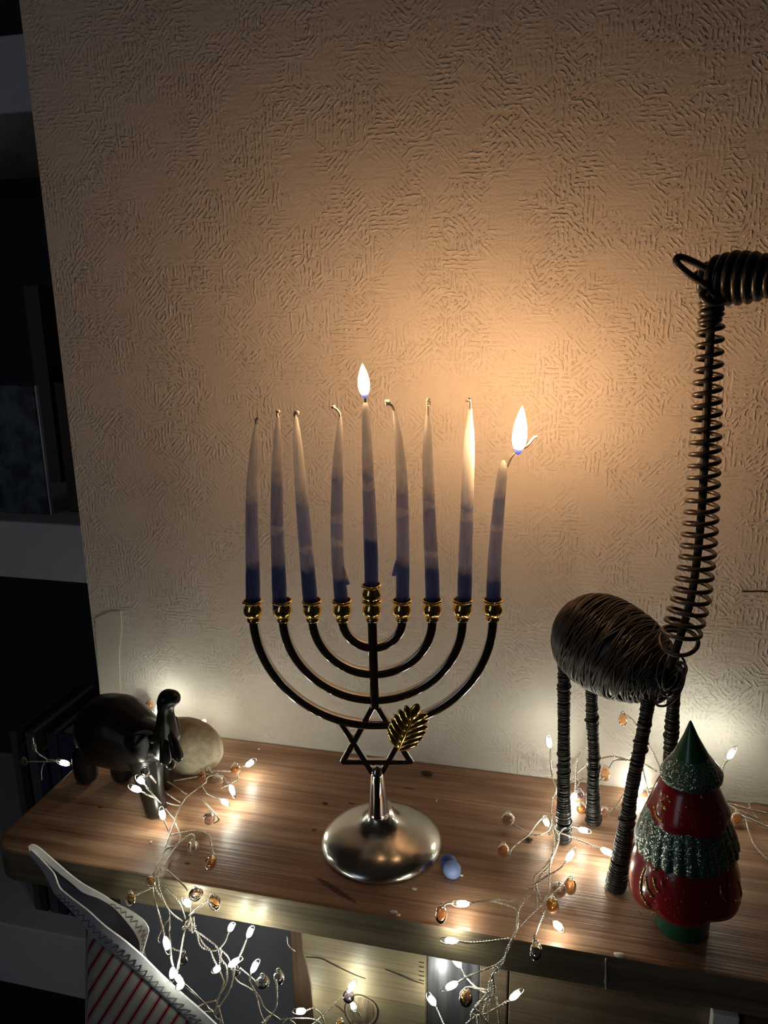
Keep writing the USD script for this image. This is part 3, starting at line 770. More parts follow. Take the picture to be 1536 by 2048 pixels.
for ci, (label, line, wick, y_white, y_deep, mid, bands) in enumerate(DATA):
    p3 = [plane_pt(*ck(x, y)) for x, y, w in line]
    # a stub down into the cup
    p3 = [p3[0] - UP * 0.007] + p3
    wid = [line[0][2]] + [w for _, _, w in line]
    rr = [0.5 * w / 2.2588 * mpp(p) for w, p in zip(wid, p3)]
    cl = smoothline(p3, 0.0015)
    s0 = np.r_[0, np.cumsum(np.linalg.norm(np.diff(p3, axis=0), axis=1))]
    s1 = np.linspace(0, s0[-1], len(cl))
    rad = np.interp(s1, s0, rr)
    rad = np.convolve(np.r_[[rad[0]] * 3, rad, [rad[-1]] * 3], np.ones(7) / 7, "valid")
    if ci == 4 or ci == 8:
        rad[-3:] *= [0.9, 0.75, 0.5]
    rad = np.minimum(rad, 0.244 * S) * (1 + 0.012 * np.sin(s1 * 330 + ci))
    zw = plane_pt(*ck(line[2][0], y_white))[2]
    zd = plane_pt(*ck(line[1][0], y_deep))[2]
    wm = wax(f"candle_wax_{ci}", zw, p3[0][2], zd, 0.06, mid, [plane_pt(*ck(line[2][0], b))[2] for b in bands])
    t = thing("candle", label, "candle", p3[0], "candles in the menorah")
    body = [tube(cl, rad, 24)]
    if ci in (3, 5):
        q = plane_pt(*ck(*((566, 1085) if ci == 3 else (796, 1045))), -0.002)
        sg = 1 if ci == 3 else -1
        body.append(tube(smoothline([q + UP * 0.010 - MX * sg * 0.0020, q + UP * 0.004, q - UP * 0.001 + MX * sg * 0.0012, q - UP * 0.0028 + MX * sg * 0.0016], 0.0006), np.r_[0.0008, np.linspace(0.0012, 0.0018, 100)][: len(smoothline([q + UP * 0.010 - MX * sg * 0.0020, q + UP * 0.004, q - UP * 0.001 + MX * sg * 0.0012, q - UP * 0.0028 + MX * sg * 0.0016], 0.0006))], 10))
    obj("wax", body, wm, t, smooth=60)
    wp = smoothline([plane_pt(*ck(*q), 0.0003 * math.sin(3 * k)) for k, q in enumerate(wick)], 0.0005)
    lit = ci in (4, 8)
    wr = np.full(len(wp), 0.00075 if not lit else 0.0007)
    if not lit:
        k = max(3, len(wp) // 3)
        wr[-k:] *= 1.5 + 0.6 * np.sin(np.arange(k) * 1.9)
        obj("wick", tube(wp, wr, 7), M["wick"], t)
    elif ci == 4:
        obj("wick", tube(wp, wr, 7), M["burnt"], t)
    else:
        n1, n2 = int(len(wp) * 0.36), int(len(wp) * 0.72)
        wk = obj("wick", [tube(wp[:n1 + 1], wr[:n1 + 1], 7), tube(wp[n2:], wr[n2:] * 1.2, 7)], M["wick"], t)
        obj("burnt_wick", tube(wp[n1:n2 + 1], wr[n1:n2 + 1], 7), M["burnt"], wk, label="charred middle of the wick")
    if lit:
        if ci == 4:
            fb, ft, width, lean = plane_pt(*ck(655, 266)), plane_pt(*ck(643, 106)), 54, 0.4
        else:
            fb, ft, width, lean = plane_pt(*ck(1346, 520)), plane_pt(*ck(1366, 296)), 66, 0.36
        h = np.linalg.norm(ft - fb)
        ax = (ft - fb) / h
        w2 = 0.5 * width / 2.2588 * mpp(fb)
        q = np.linspace(0, 1, 40)
        shape = np.where(q < lean, np.clip(np.sin(np.minimum(q / lean, 1) * np.pi / 2), 0, 1) ** 0.62, np.clip(np.cos((q - lean) / (1 - lean) * np.pi / 2), 0, 1) ** 0.85)
        fl = lathe([(max(w2 * a, 1e-5), b * h) for a, b in zip(shape, q)], fb, 24, ax)
        obj("flame", fl, flame_mat(f"flame_{ci}", fb, ft, FLAME * (1.0 if ci == 4 else 1.0)), t, smooth=True, label="burning yellow-white flame, blue at its root")

# ------------------------------------------------------------------ wire giraffe
gf = thing("giraffe_figurine", "black wire giraffe with a coiled spring neck standing right of the menorah", "figurine", (0.03, -0.09, ZS))
gc = on(1228, 1299, -0.092)
gax = np.array([0.80, -0.58, -0.16])
gax /= np.linalg.norm(gax)
gs = np.cross(gax, [0, 0, 1.0])
gs /= np.linalg.norm(gs)
gu = np.cross(gs, gax)
GL, GR, GV = 0.0432, 0.0290, 0.0305


def body_pt(q, a, b, k=1.0):
    """Point on the body: q along the axis from -1 to 1, angle a; b leans the turn."""
    q = np.clip(q, -0.985, 0.985)
    rr = np.sqrt(1 - np.abs(q) ** 2.3)
    taper = 1.0 - 0.13 * q
    return gc + gax * (GL * q)[..., None] + (gs * (np.cos(a) * rr * GR * taper * k)[..., None] + gu * (np.sin(a) * rr * GV * taper * k)[..., None])


qq, aa = np.meshgrid(np.linspace(-0.985, 0.985, 30), np.linspace(0, 2 * np.pi, 40, endpoint=False), indexing="ij")
obj("body_core", grid(body_pt(qq, aa, 0, 0.985), False, True), M["black_wire"], gf, smooth=60)
wires = []
for k in range(120):
    q0 = -0.97 + 1.94 * (k + rng.uniform(-0.5, 0.5)) / 119
    tilt = rng.normal(0.13, 0.15)
    ph = rng.normal(0, 0.5)
    a = np.linspace(0, 2 * np.pi, 56, endpoint=False)
    q = q0 + tilt * np.sin(a + ph) * (1 - abs(q0)) ** 0.4 + 0.02 * np.sin(3 * a + k)
    wires.append(tube(body_pt(q, a, 0, 1.0 + 0.014 * rng.uniform(0, 3.0)), 0.00078, 6, closed=True))
obj("body_winding", wires, M["brown_wire"], gf, smooth=True, kind="stuff", label="dark brown wire wound round the body")
for k in range(14):             # loops that close the chest end
    a = np.linspace(0, 2 * np.pi, 40, endpoint=False)
    c0 = gc + gax * (GL * 0.86) + gs * rng.normal(0, 0.003) + gu * rng.normal(0, 0.004)
    r0 = rng.uniform(0.008, 0.015)
    pth = c0 + gax * 0.006 * (1 + np.cos(a + rng.uniform(0, 6)))[:, None] * 0.5 + gs * (r0 * np.cos(a))[:, None] + gu * (r0 * 1.1 * np.sin(a))[:, None]
    obj("chest_loop", tube(pth, 0.0008, 6, closed=True), M["black_wire"], gf, smooth=True)


def coil(path, radius, pitch, wr, sides=6, jitter=0.0, seg=18, seed=0):
    """A helix wound round a path; radius may vary along it."""
    r = np.random.default_rng(seed)
    p = smoothline(path, 0.0006)
    t, a, b = frames(p)
    s = np.r_[0, np.cumsum(np.linalg.norm(np.diff(p, axis=0), axis=1))]
    turns = s[-1] / pitch
    n = int(turns * seg)
    u = np.linspace(0, s[-1], n)
    P = np.stack([np.interp(u, s, p[:, k]) for k in range(3)], 1)
    A = np.stack([np.interp(u, s, a[:, k]) for k in range(3)], 1)
    Bv = np.stack([np.interp(u, s, b[:, k]) for k in range(3)], 1)
    T = np.stack([np.interp(u, s, t[:, k]) for k in range(3)], 1)
    rad = radius(u / s[-1]) if callable(radius) else np.full(n, radius)
    if jitter:
        kn = r.normal(0, jitter, int(turns) + 3)
        rad = rad * (1 + np.interp(np.linspace(0, len(kn) - 1, n), np.arange(len(kn)), kn))
        wob = r.normal(0, pitch * 0.35, int(turns * 2) + 3)
        P = P + T * np.interp(np.linspace(0, len(wob) - 1, n), np.arange(len(wob)), wob)[:, None]
    ph = np.linspace(0, turns * 2 * np.pi, n)
    return tube(P + rad[:, None] * (np.cos(ph)[:, None] * A + np.sin(ph)[:, None] * Bv), wr, sides)


legs = [((1128, 1330), (1127, 1682), -0.080, 0.0), ((1183, 1370), (1187, 1648), -0.056, 0.0), ((1302, 1372), (1231, 1779), -0.117, 0.0), ((1350, 1350), (1331, 1668), -0.098, 0.0)]
for k, (tp_, ft_, ytop, _) in enumerate(legs):
    foot = at(*ft_, 0.0)
    top = on(*tp_, ytop)
    mid_ = 0.5 * (foot + top) + np.array([0.001 * math.sin(k * 2), 0.0, 0.0])
    path = [foot + np.array([0, 0, 0.0011]), foot * 0.75 + top * 0.25, mid_, foot * 0.25 + top * 0.75, top]
    w_foot = (0.0072 if k == 2 else 0.0078) * (1.18 if k == 2 else 1.0)
    pl = smoothline(path, 0.002)
    lg = obj("leg", tube(pl, 0.0031, 12), M["black_wire"], gf)
    obj("winding", [coil(path, lambda q: 0.0036 + 0.0014 * np.clip(0.45 - q, 0, 1) / 0.45 + (0.0013 if k == 2 else 0.0) * np.clip(0.5 - q, 0, 1) / 0.5, 0.00150, 0.00072, 6, 0.05, 20, 11 + k),
                    coil(path, lambda q: 0.0038 + 0.0006 * np.sin(q * 17 + k) + 0.0012 * np.clip(0.45 - q, 0, 1) / 0.45 + (0.0011 if k == 2 else 0.0) * np.clip(0.5 - q, 0, 1) / 0.5, 0.0046, 0.00066, 5, 0.10, 18, 31 + k)], M["black_wire"], lg, smooth=True)

npx = [(1340, 1336, -0.132), (1362, 1268, -0.131), (1382, 1196, -0.129), (1395, 1110, -0.126), (1404, 1010, -0.124), (1410, 900, -0.122), (1415, 780, -0.120), (1420, 680, -0.119), (1424, 598, -0.118)]
npath = [on(*q) for q in npx]
nk = obj("neck_rod", tube(smoothline(npath, 0.003), 0.0023, 10), M["rod"], gf)
cpx = [(1352, 1288, -0.128)] + npx[1:]
obj("neck_spring", coil([on(x + 4 * (i == 0), y, v) for i, (x, y, v) in enumerate(cpx)], lambda q: np.interp(q, [0, 0.06, 0.15, 0.5, 0.93, 1.0], [0.0104, 0.0106, 0.0100, 0.0081, 0.0062, 0.0045]), 0.0067, 0.00132, 8, 0.0, 40, 3), M["brown_wire"], gf, smooth=True, label="open coiled spring round the neck")
# tight turns at the top of the neck
obj("neck_collar", coil([on(1420, 648, -0.119), on(1424, 604, -0.118)], 0.0052, 0.0030, 0.0015, 8, 0.06, 30, 5), M["black_wire"], gf, smooth=True)
hc = on(1484, 556, -0.120)
hax = np.array([0.88, -0.42, 0.02])
hax /= np.linalg.norm(hax)
hs = np.cross(hax, [0, 0, 1.0])
hs /= np.linalg.norm(hs)
hu = np.cross(hs, hax)
n = 10 * 44
q = np.linspace(-1, 1, n)
ph = np.linspace(0, 10 * 2 * np.pi, n)
hr = np.interp(q, [-1, -0.85, -0.73, -0.55, -0.17, 0.2, 0.7, 1.0], [0.0020, 0.0055, 0.0080, 0.0108, 0.0126, 0.0116, 0.0083, 0.0045])
hp = hc + hax * (0.0245 * q)[:, None] + hs * (hr * np.cos(ph))[:, None] + hu * (hr * np.sin(ph))[:, None]
hd = obj("head", tube(hp, 0.0022, 8), M["black_wire"], gf, smooth=True)
q = np.linspace(-1, 1, 24)
obj("head_core", lathe([(1e-4, -0.0245)] + [(r * 0.93, 0.0245 * k) for k, r in zip(q, np.interp(q, [-1, -0.85, -0.73, -0.55, -0.17, 0.2, 0.7, 1.0], [0.0020, 0.0055, 0.0080, 0.0108, 0.0126, 0.0116, 0.0083, 0.0045]))] + [(1e-4, 0.0245)], hc, 24, hax), M["black_wire"], hd, smooth=60)
obj("ear", tube(smoothline([on(x, y, v) for x, y, v in ((1432, 590, -0.124), (1408, 568, -0.126), (1378, 548, -0.128), (1357, 530, -0.128), (1352, 519, -0.127), (1360, 514, -0.126), (1385, 523, -0.123), (1418, 540, -0.120))], 0.0012), 0.0019, 8), M["black_wire"], gf, smooth=True, label="single wire loop ear")
obj("jaw_loop", tube(smoothline([on(x, y, v) for x, y, v in ((1412, 578, -0.123), (1404, 588, -0.125), (1410, 600, -0.127), (1428, 606, -0.127), (1448, 602, -0.124))], 0.0012), 0.0019, 8), M["black_wire"], gf, smooth=True)

# ------------------------------------------------------------------ carved elephant


def blob(chains, edge=0.0024, rounds=10):
    parts = []
    for ch in chains:
        for (p, a), (q, b) in zip(ch, ch[1:]):
            parts.append(manifold3d.Manifold.batch_hull([manifold3d.Manifold.sphere(a, 20).translate(tuple(map(float, p))), manifold3d.Manifold.sphere(b, 20).translate(tuple(map(float, q)))]))
    m = manifold3d.Manifold.batch_boolean(parts, manifold3d.OpType.Add).refine_to_length(edge).to_mesh()
    t = trimesh.Trimesh(m.vert_properties[:, :3], m.tri_verts)
    trimesh.smoothing.filter_taubin(t, lamb=0.5, nu=0.52, iterations=rounds)
    return t


e = lambda x, y, v: on(x, y, v)
el = thing("elephant_figurine", "dark polished wooden elephant with raised trunk at the left end of the mantel", "figurine", (-0.345, -0.10, ZS))
fRL, fRB, fF = at(175, 1566, 0.0), at(247, 1561, 0.0), at(313, 1632, 0.0)
fF2 = fF + np.array([-0.012, 0.034, 0])
z1 = np.array([0, 0, 1.0])
chains = [
    [(e(198, 1464, -0.088), 0.0205), (e(217, 1453, -0.090), 0.0268), (e(240, 1456, -0.095), 0.0268), (e(268, 1472, -0.101), 0.0230), (e(288, 1484, -0.106), 0.0195)],
    [(e(222, 1468, -0.092), 0.0265), (e(258, 1484, -0.100), 0.0225)],
    [(e(288, 1478, -0.107), 0.0175), (e(312, 1484, -0.116), 0.0145), (e(328, 1492, -0.122), 0.0120), (e(334, 1505, -0.126), 0.0080)],
    [(e(186, 1490, -0.086), 0.0140), (fRL + z1 * 0.024, 0.0100), (fRL + z1 * 0.0095, 0.0095)],
    [(e(238, 1505, -0.085), 0.0140), (fRB + z1 * 0.022, 0.0095), (fRB + z1 * 0.0088, 0.0095)],
    [(e(292, 1520, -0.112), 0.0130), (e(301, 1570, -0.117), 0.0098), (fF + z1 * 0.0078, 0.0085)],
    [(e(292, 1512, -0.100), 0.0110), (fF2 + z1 * 0.026, 0.0090), (fF2 + z1 * 0.0078, 0.0082)],
]
bt = blob(chains, 0.0020, 40)
bt.vertices[:, 2] = np.maximum(bt.vertices[:, 2], ZS + 0.0002)
obj("body", bt, M["ebony"], el, smooth=True)
tr = [[(e(330, 1496, -0.125), 0.0095), (e(333, 1470, -0.131), 0.0090), (e(332, 1440, -0.135), 0.0068), (e(331, 1420, -0.136), 0.0058), (e(332, 1406, -0.136), 0.0066), (e(336, 1398, -0.136), 0.0072), (e(345, 1396, -0.136), 0.0058)]]
obj("trunk", blob(tr, 0.0014, 6), M["ebony"], el, smooth=True)
for k, (x0, y0, x1, y1) in enumerate(((330, 1462, 331, 1519), (340, 1462, 355, 1511))):
    p = [e(x0, y0, -0.136), e((x0 + x1) / 2 - 1 + 2 * k, (y0 + y1) / 2, -0.1385), e(x1, y1, -0.1395)]
    soc = obj("tusk_socket", blob([[(p[0], 0.0022), (p[1], 0.0036), (p[2], 0.0044)]], 0.0012, 5), M["ebony"], el, smooth=True)
    d = (p[2] - p[1]) / np.linalg.norm(p[2] - p[1])
    fr = (CAM - p[2]) / np.linalg.norm(CAM - p[2])
    dd = d + 0.9 * fr
    dd /= np.linalg.norm(dd)
    obj("hole", lathe([(1e-5, 0.0043), (0.0019, 0.00425), (0.0019, 0.002), (1e-5, 0.002)], p[2], 14, dd), M["hole"], soc, label="empty tusk hole")
obj("lip", blob([[(e(338, 1520, -0.130), 0.0042), (e(341, 1530, -0.131), 0.0036)]], 0.0012, 5), M["ebony"], el, smooth=True)
# ears
ec, ex, ez = e(276, 1494, -0.126), MX * 1.0, np.array([0.18, 0.0, 0.98])
EA = []
outline = [(247, 1486), (250, 1474), (268, 1469), (290, 1468), (300, 1478), (299, 1500), (292, 1522), (280, 1525), (266, 1517), (254, 1502)]
ring = smoothline([e(x, y, -0.1345 - 0.003 * math.sin((x - 247) / 53 * math.pi)) for x, y in outline] + [e(*outline[0], -0.1345)], 0.0022)[:-1]
cen = ring.mean(0) + np.array([0, -0.0028, 0])
lay = [cen[None] + (ring - cen) * 0.001 + np.array([0, -0.0006, 0])] + [cen + (ring - cen) * k + np.array([0, -0.0022 * (1 - k * k), 0]) for k in (0.35, 0.7, 0.92, 1.0)] + [cen + (ring - cen) * k + np.array([0, 0.0075, 0]) for k in (0.9, 0.6, 0.001)]
obj("ear", grid(np.array(lay), False, True), M["ebony"], el, smooth=60, label="broad flat ear with a polished highlight")
p = [e(349, 1482, -0.118), e(350, 1460, -0.118), e(347, 1444, -0.118)]
obj("ear", trimesh.Trimesh(*ellipsoid(p[1], (0.0040, 0.0030, 0.0120), np.array([[1, 0, 0], [0, 1, 0], [0.05, 0, 1.0]]))), M["ebony"], el, smooth=True)
obj("eye", ellipsoid(e(304, 1481, -0.1335), (0.0022, 0.0016, 0.0022)), M["ebony"], el, smooth=True)

# stone
sc_ = on(383, 1495, -0.056)
v, f = ellipsoid((0, 0, 0), (0.0315, 0.0225, 0.0235), sub=4)
v = v * (1 + 0.05 * (meshkit.fbm(v * 45 + 3, 3) - 0.5)[:, None])
tl = math.radians(10)
v = v @ np.array([[math.cos(tl), 0, -math.sin(tl)], [0, 1, 0], [math.sin(tl), 0, math.cos(tl)]])
v = v + np.array([sc_[0] - 0.004, -0.056, ZS - v[:, 2].min()])
obj("stone", (v, f), M["stone"], label="smooth oval grey stone resting against the wall behind the elephant", cat="stone", smooth=True)

# ------------------------------------------------------------------ Christmas tree ornament
tb = at(1366, 1866, 0.0) + np.array([0, 0.007, 0])
ttip = on(1385, 1441, tb[1] - 0.004)
TAX = ttip - tb
TH_ = np.linalg.norm(TAX)
TAX /= TH_
tilt = TAX + np.array([-0.055, 0, 0])
tilt /= np.linalg.norm(tilt)
ctree = thing("tree_ornament", "red and green tiered Christmas tree ornament with glitter at the right of the shelf", "ornament", tb)
k_ = TH_ / 430.0
mp = mpp(tb + TAX * 0.08)


def tier(zc, prof, waves, amp, phase, n=96, drop=0.0):
    """A skirt; prof in (half width px, height px from the base)."""
    ps = [(r * mp, z * k_) for r, z in prof]
    m = len(ps)

    def wave(a, k, R):
        w = np.clip((k - 0.0) / (m - 1), 0, 1)
        fade = np.where(k <= m * 0.5, w * 2, 1.0)
        fade = np.where(k >= m - 2, 0.4, np.minimum(fade, 1))
        u = np.abs(np.sin(waves * a / 2 + phase)) - 0.6
        return amp * u * fade * R, -drop * u * fade * mp
    c0 = tb + TAX * (zc * k_) - tilt * (zc * k_)
    return lathe(ps, c0, n, tilt, wave)


trunk = lathe([(0.0, 0.0), (50 * mp, 0.0), (53 * mp, 2 * k_), (53.5 * mp, 30 * k_), (52 * mp, 75 * k_), (0, 75 * k_)], tb, 48)
obj("trunk", trunk, M["green"], ctree, smooth=40, label="plain green round foot")
t4 = obj("bottom_tier", tier(90, [(55, 194), (80, 192), (92, 174), (103, 144), (109, 116), (110, 98), (107, 86), (98, 79), (50, 86), (0, 88)], 6, 0.055, 0.4, drop=6), M["red"], ctree, smooth=60, label="glossy red bottom skirt with gold swirls")
t3 = obj("glitter_tier", tier(180, [(45, 270), (64, 266), (78, 246), (89, 218), (97, 194), (98, 180), (92, 173), (50, 180), (0, 182)], 26, 0.055, 0.0, 208, drop=3), M["green_glitter"], ctree, smooth=60, label="pleated green skirt with silver glitter")
t2 = obj("upper_red_tier", tier(250, [(40, 322), (47, 319), (58, 302), (67, 280), (76, 260), (79, 248), (76, 240), (66, 238), (30, 246), (0, 248)], 5, 0.06, 1.0, drop=4), M["red"], ctree, smooth=60, label="glossy red upper skirt with gold swirls")
t1 = obj("top_cone", lathe([(0.0, 430 * k_), (1.6 * mp, 429 * k_), (4 * mp, 424 * k_), (14 * mp, 400 * k_), (33 * mp, 364 * k_)], tb + TAX * (370 * k_) - tilt * (370 * k_), 48, tilt), M["green"], ctree, smooth=60, label="plain green cone top")
obj("top_rim", lathe([(33 * mp, 364 * k_), (46 * mp, 346 * k_), (55 * mp, 334 * k_), (59 * mp, 328 * k_), (58 * mp, 320 * k_), (50 * mp, 316 * k_), (0, 322 * k_)], tb + TAX * (370 * k_) - tilt * (370 * k_), 64, tilt), M["green_glitter"], ctree, smooth=60, label="silver glitter rim of the cone top")


def swirl(px_list, tierprim, r=0.0008):
    """Raised gold glitter strokes on the skirt facing the camera."""
    pts = []
    for x, y, lift in px_list:
        pts.append(tree_hit(x, y) - np.array([0, 0.0002, 0]))
    obj("gold_swirl", tube(smoothline(pts, 0.0008), r, 6), M["gold_glitter"], tierprim, smooth=True)


def tree_mesh():
    out = []
    for pr in (t4, t2):
        m = UsdGeom.Mesh(pr)
        v = np.array(m.GetPointsAttr().Get()) + tb
        f = np.array(m.GetFaceVertexIndicesAttr().Get()).reshape(-1, 3)
        out.append((v, f))
    return trimesh.Trimesh(*join(out), process=False)


_tm = tree_mesh()
_tri = _tm.triangles


def tree_hit(x, y):
    d = ray(x, y)
    o = CAM
    v0, v1, v2 = _tri[:, 0], _tri[:, 1], _tri[:, 2]
    e1, e2 = v1 - v0, v2 - v0
    h = np.cross(d, e2)
    a = (e1 * h).sum(1)
    a = np.where(np.abs(a) < 1e-14, 1e-14, a)
    s = o - v0
    u = (s * h).sum(1) / a
    qv = np.cross(s, e1)
    w = (qv @ d) / a
    t = (e2 * qv).sum(1) / a
    ok = (u >= 0) & (w >= 0) & (u + w <= 1) & (t > 0.05)
    return o + d * (t[ok].min() if ok.any() else ((tb - CAM) @ FWD - 0.02))


for pts, tp_ in (
        ([(1290, 1735, 0), (1282, 1760, 0), (1282, 1785, 0), (1292, 1805, 0), (1300, 1815, 0)], t4), ([(1291, 1752, 0), (1296, 1780, 0), (1306, 1795, 0)], t4), ([(1307, 1755, 0), (1310, 1772, 0), (1318, 1785, 0)], t4), ([(1322, 1760, 0), (1326, 1772, 0)], t4),
        ([(1476, 1760, 0), (1482, 1785, 0), (1478, 1800, 0), (1470, 1800, 0)], t4), ([(1440, 1770, 0), (1443, 1790, 0), (1452, 1805, 0)], t4), ([(1304, 1740, 0), (1312, 1738, 0)], t4),
        ([(1322, 1600, 0), (1326, 1612, 0), (1333, 1618, 0)], t2), ([(1334, 1592, 0), (1338, 1602, 0), (1342, 1606, 0)], t2), ([(1308, 1612, 0), (1313, 1632, 0), (1325, 1644, 0)], t2), ([(1402, 1588, 0), (1404, 1596, 0)], t2)):
    swirl(pts, tp_)
flakes = []
for k in range(260):
    up_ = rng.uniform() < 0.35
    x, y = (rng.uniform(1308, 1445), rng.uniform(1575, 1655)) if up_ else (rng.uniform(1275, 1475), rng.uniform(1745, 1835))
    d = ray(x, y)
    p = tree_hit(x, y)
    if abs((p - tb) @ np.array([1, 0, 0])) < 0.05 and np.linalg.norm((p - tb)[:2]) < 0.06:
        flakes.append(trimesh.creation.icosphere(subdivisions=1, radius=rng.uniform(0.0002, 0.00055)).apply_translation(p))
obj("glitter", [(np.array(q.vertices), np.array(q.faces)) for q in flakes], M["gold"], ctree, smooth=False, kind="stuff", label="scattered gold glitter grains on the red skirts")

# ------------------------------------------------------------------ fairy lights
Y0 = -0.188


def line3(pts, v=None):
    return [at(p[0], p[1], p[2] if len(p) > 2 else v) for p in pts]


class Garland:
    def __init__(self, label, loc):
        self.t = thing("fairy_lights", label, "string lights", loc)

    def wire(self, pts, v=None):
        obj("wire", twisted(line3(pts, v)), M["wire"], self.t, smooth=True)

    def thin(self, pts, v=None, r=0.00045):
        obj("wire", tube(smoothline(line3(pts, v), 0.001), r, 5), M["wire"], self.t, smooth=True)

    def led(self, b, tip, v, v2=None, w=12.5):
        p, q = at(*b, v), at(*tip, v if v2 is None else v2)
        ax = q - p
        h = np.linalg.norm(ax)
        ax /= h
        r = 0.5 * w * mpp(p)
        r = min(0.88 * r, 0.0027)
        prof = [(1e-5, -0.02 * h), (0.35 * r, 0.0), (0.6 * r, 0.07 * h), (0.92 * r, 0.20 * h), (r, 0.34 * h), (0.96 * r, 0.50 * h), (0.80 * r, 0.62 * h), (0.5 * r, 0.70 * h), (1e-5, 0.74 * h)]
        bulb = obj("led_bulb", lathe(prof, p, 12, ax), M["led"], self.t, smooth=True)
        sd = np.cross(ax, FWD)
        sd /= np.linalg.norm(sd) + 1e-9
        lp = smoothline([p - ax * 0.0004 + sd * 0.0002, p + ax * 0.45 * h + sd * 1.12 * r, p + ax * h * 0.85 + sd * 0.85 * r, p + ax * h * 1.02 + sd * 0.3 * r, p + ax * h * 1.02 - sd * 0.3 * r, p + ax * h * 0.88 - sd * 0.75 * r, p + ax * h * 0.6 - sd * 0.9 * r], 0.0007)
        obj("wire_loop", tube(lp, 0.00034, 5), M["wire"], bulb, smooth=True)

    def bead(self, c, w, h, kind, v, ang=0.0):
        p = at(*c, v)
        k = mpp(p)
        ca, sa = math.cos(ang), math.sin(ang)
        X, Y = ca * RIGHT + sa * UPV, -sa * RIGHT + ca * UPV
        lab = {"amber": "amber glass bead", "clear": "clear glass bead", "smoky": "smoky brown glass bead", "purple": "pale purple glass bead", "gold_glass": "golden amber glass bead", "pinkish": "pale peach glass bead"}[kind]
        b = obj("glass_bead", ellipsoid(p, (0.5 * w * k, 0.5 * h * k, 0.42 * w * k), np.array([X, Y, FWD]), 3), M[kind], self.t, smooth=True, label=lab)
        top = p + Y * (0.5 * h * k)
        q = np.linspace(0, 2 * np.pi, 12, endpoint=False)
        obj("wire_loop", tube(top - Y * 0.0006 + 0.0016 * np.cos(q)[:, None] * X + 0.0018 * np.sin(q)[:, None] * Y, 0.0003, 5, closed=True), M["wire"], b, smooth=True)


gl = Garland("silver fairy lights with glass beads trailing from the elephant over the shelf front", at(350, 1645, 0.0))
H = 0.006
# on the shelf, by the elephant
gl.wire([(304, 1760, Y0), (312, 1734, 0.010), (320, 1721, 0.008), (331, 1693, 0.006), (339, 1672, 0.005), (349, 1645, 0.006), (355, 1625, 0.007), (363, 1609, 0.008), (374, 1594, 0.008), (392, 1580, 0.008), (412, 1565, 0.008)])
gl.wire([(310, 1754, Y0 + 0.001), (328, 1730, 0.009), (347, 1701, 0.006), (360, 1682, 0.006), (359, 1666, 0.006), (351, 1645, 0.007)])
gl.wire([(316, 1750, Y0 - 0.001), (322, 1721, 0.008), (332, 1699, 0.007), (355, 1689, 0.010), (380, 1670, 0.016), (388, 1672, 0.017), (389, 1684, 0.015)])
gl.bead((386, 1697), 24, 31, "clear", 0.0085)
gl.wire([(341, 1670, 0.005), (363, 1665, 0.010), (392, 1662, 0.016), (417, 1670, 0.017), (422, 1690, 0.014), (428, 1711, 0.012)])
gl.bead((420, 1727), 23, 33, "amber", 0.0085, -0.45)
gl.wire([(392, 1586, 0.008), (410, 1604, 0.012), (427, 1625, 0.014), (438, 1639, 0.013), (427, 1646, 0.011)])
gl.bead((418, 1638), 25, 25, "smoky", 0.0085)
gl.wire([(404, 1572, 0.008), (414, 1586, 0.011), (443, 1600, 0.015)])
gl.led((444, 1600), (458, 1610), 0.015)
gl.wire([(412, 1565, 0.008), (417, 1553, 0.012), (441, 1550, 0.016), (455, 1565, 0.017), (461, 1571, 0.016)])
gl.led((461, 1571), (470, 1595), 0.016)
gl.wire([(419, 1537, 0.016), (425, 1545, 0.013), (429, 1541, 0.013), (462, 1542, 0.014)])
gl.wire([(474, 1549, 0.012), (476, 1560, 0.010), (460, 1568, 0.009), (443, 1575, 0.006)])
gl.bead((403, 1553), 17, 26, "amber", 0.009)
gl.bead((435, 1561), 23, 23, "clear", 0.008)
gl.bead((471, 1538), 21, 21, "amber", 0.010)
gl.bead((418, 1544), 13, 13, "clear", 0.013)
gl.wire([(472, 1538, 0.011), (482, 1535, 0.012), (492, 1531, 0.013)])
gl.led((492, 1532), (512, 1519), 0.013)
gl.wire([(330, 1566, 0.004), (355, 1560, 0.006), (394, 1553, 0.008)])
gl.wire([(324, 1556, 0.012), (347, 1570, 0.010), (373, 1588, 0.009)])
YE = -0.142
gl.wire([(288, 1567, YE), (306, 1590, YE), (326, 1611, 0.010), (349, 1637, 0.007)])
gl.led((288, 1567), (272, 1551), YE, w=14)
gl.wire([(282, 1582, YE), (296, 1590, YE), (322, 1600, 0.013), (347, 1609, 0.009), (360, 1611, 0.008)])
gl.led((282, 1582), (257, 1571), YE, w=14)
gl.wire([(327, 1639, 0.010), (337, 1662, 0.005), (339, 1672, 0.005)])
gl.led((327, 1639), (322, 1614), 0.010, 0.016, w=14)
gl.bead((290, 1545), 18, 18, "smoky", YE)
gl.wire([(300, 1550, YE), (320, 1576, 0.018), (339, 1590, 0.012), (361, 1605, 0.008)])
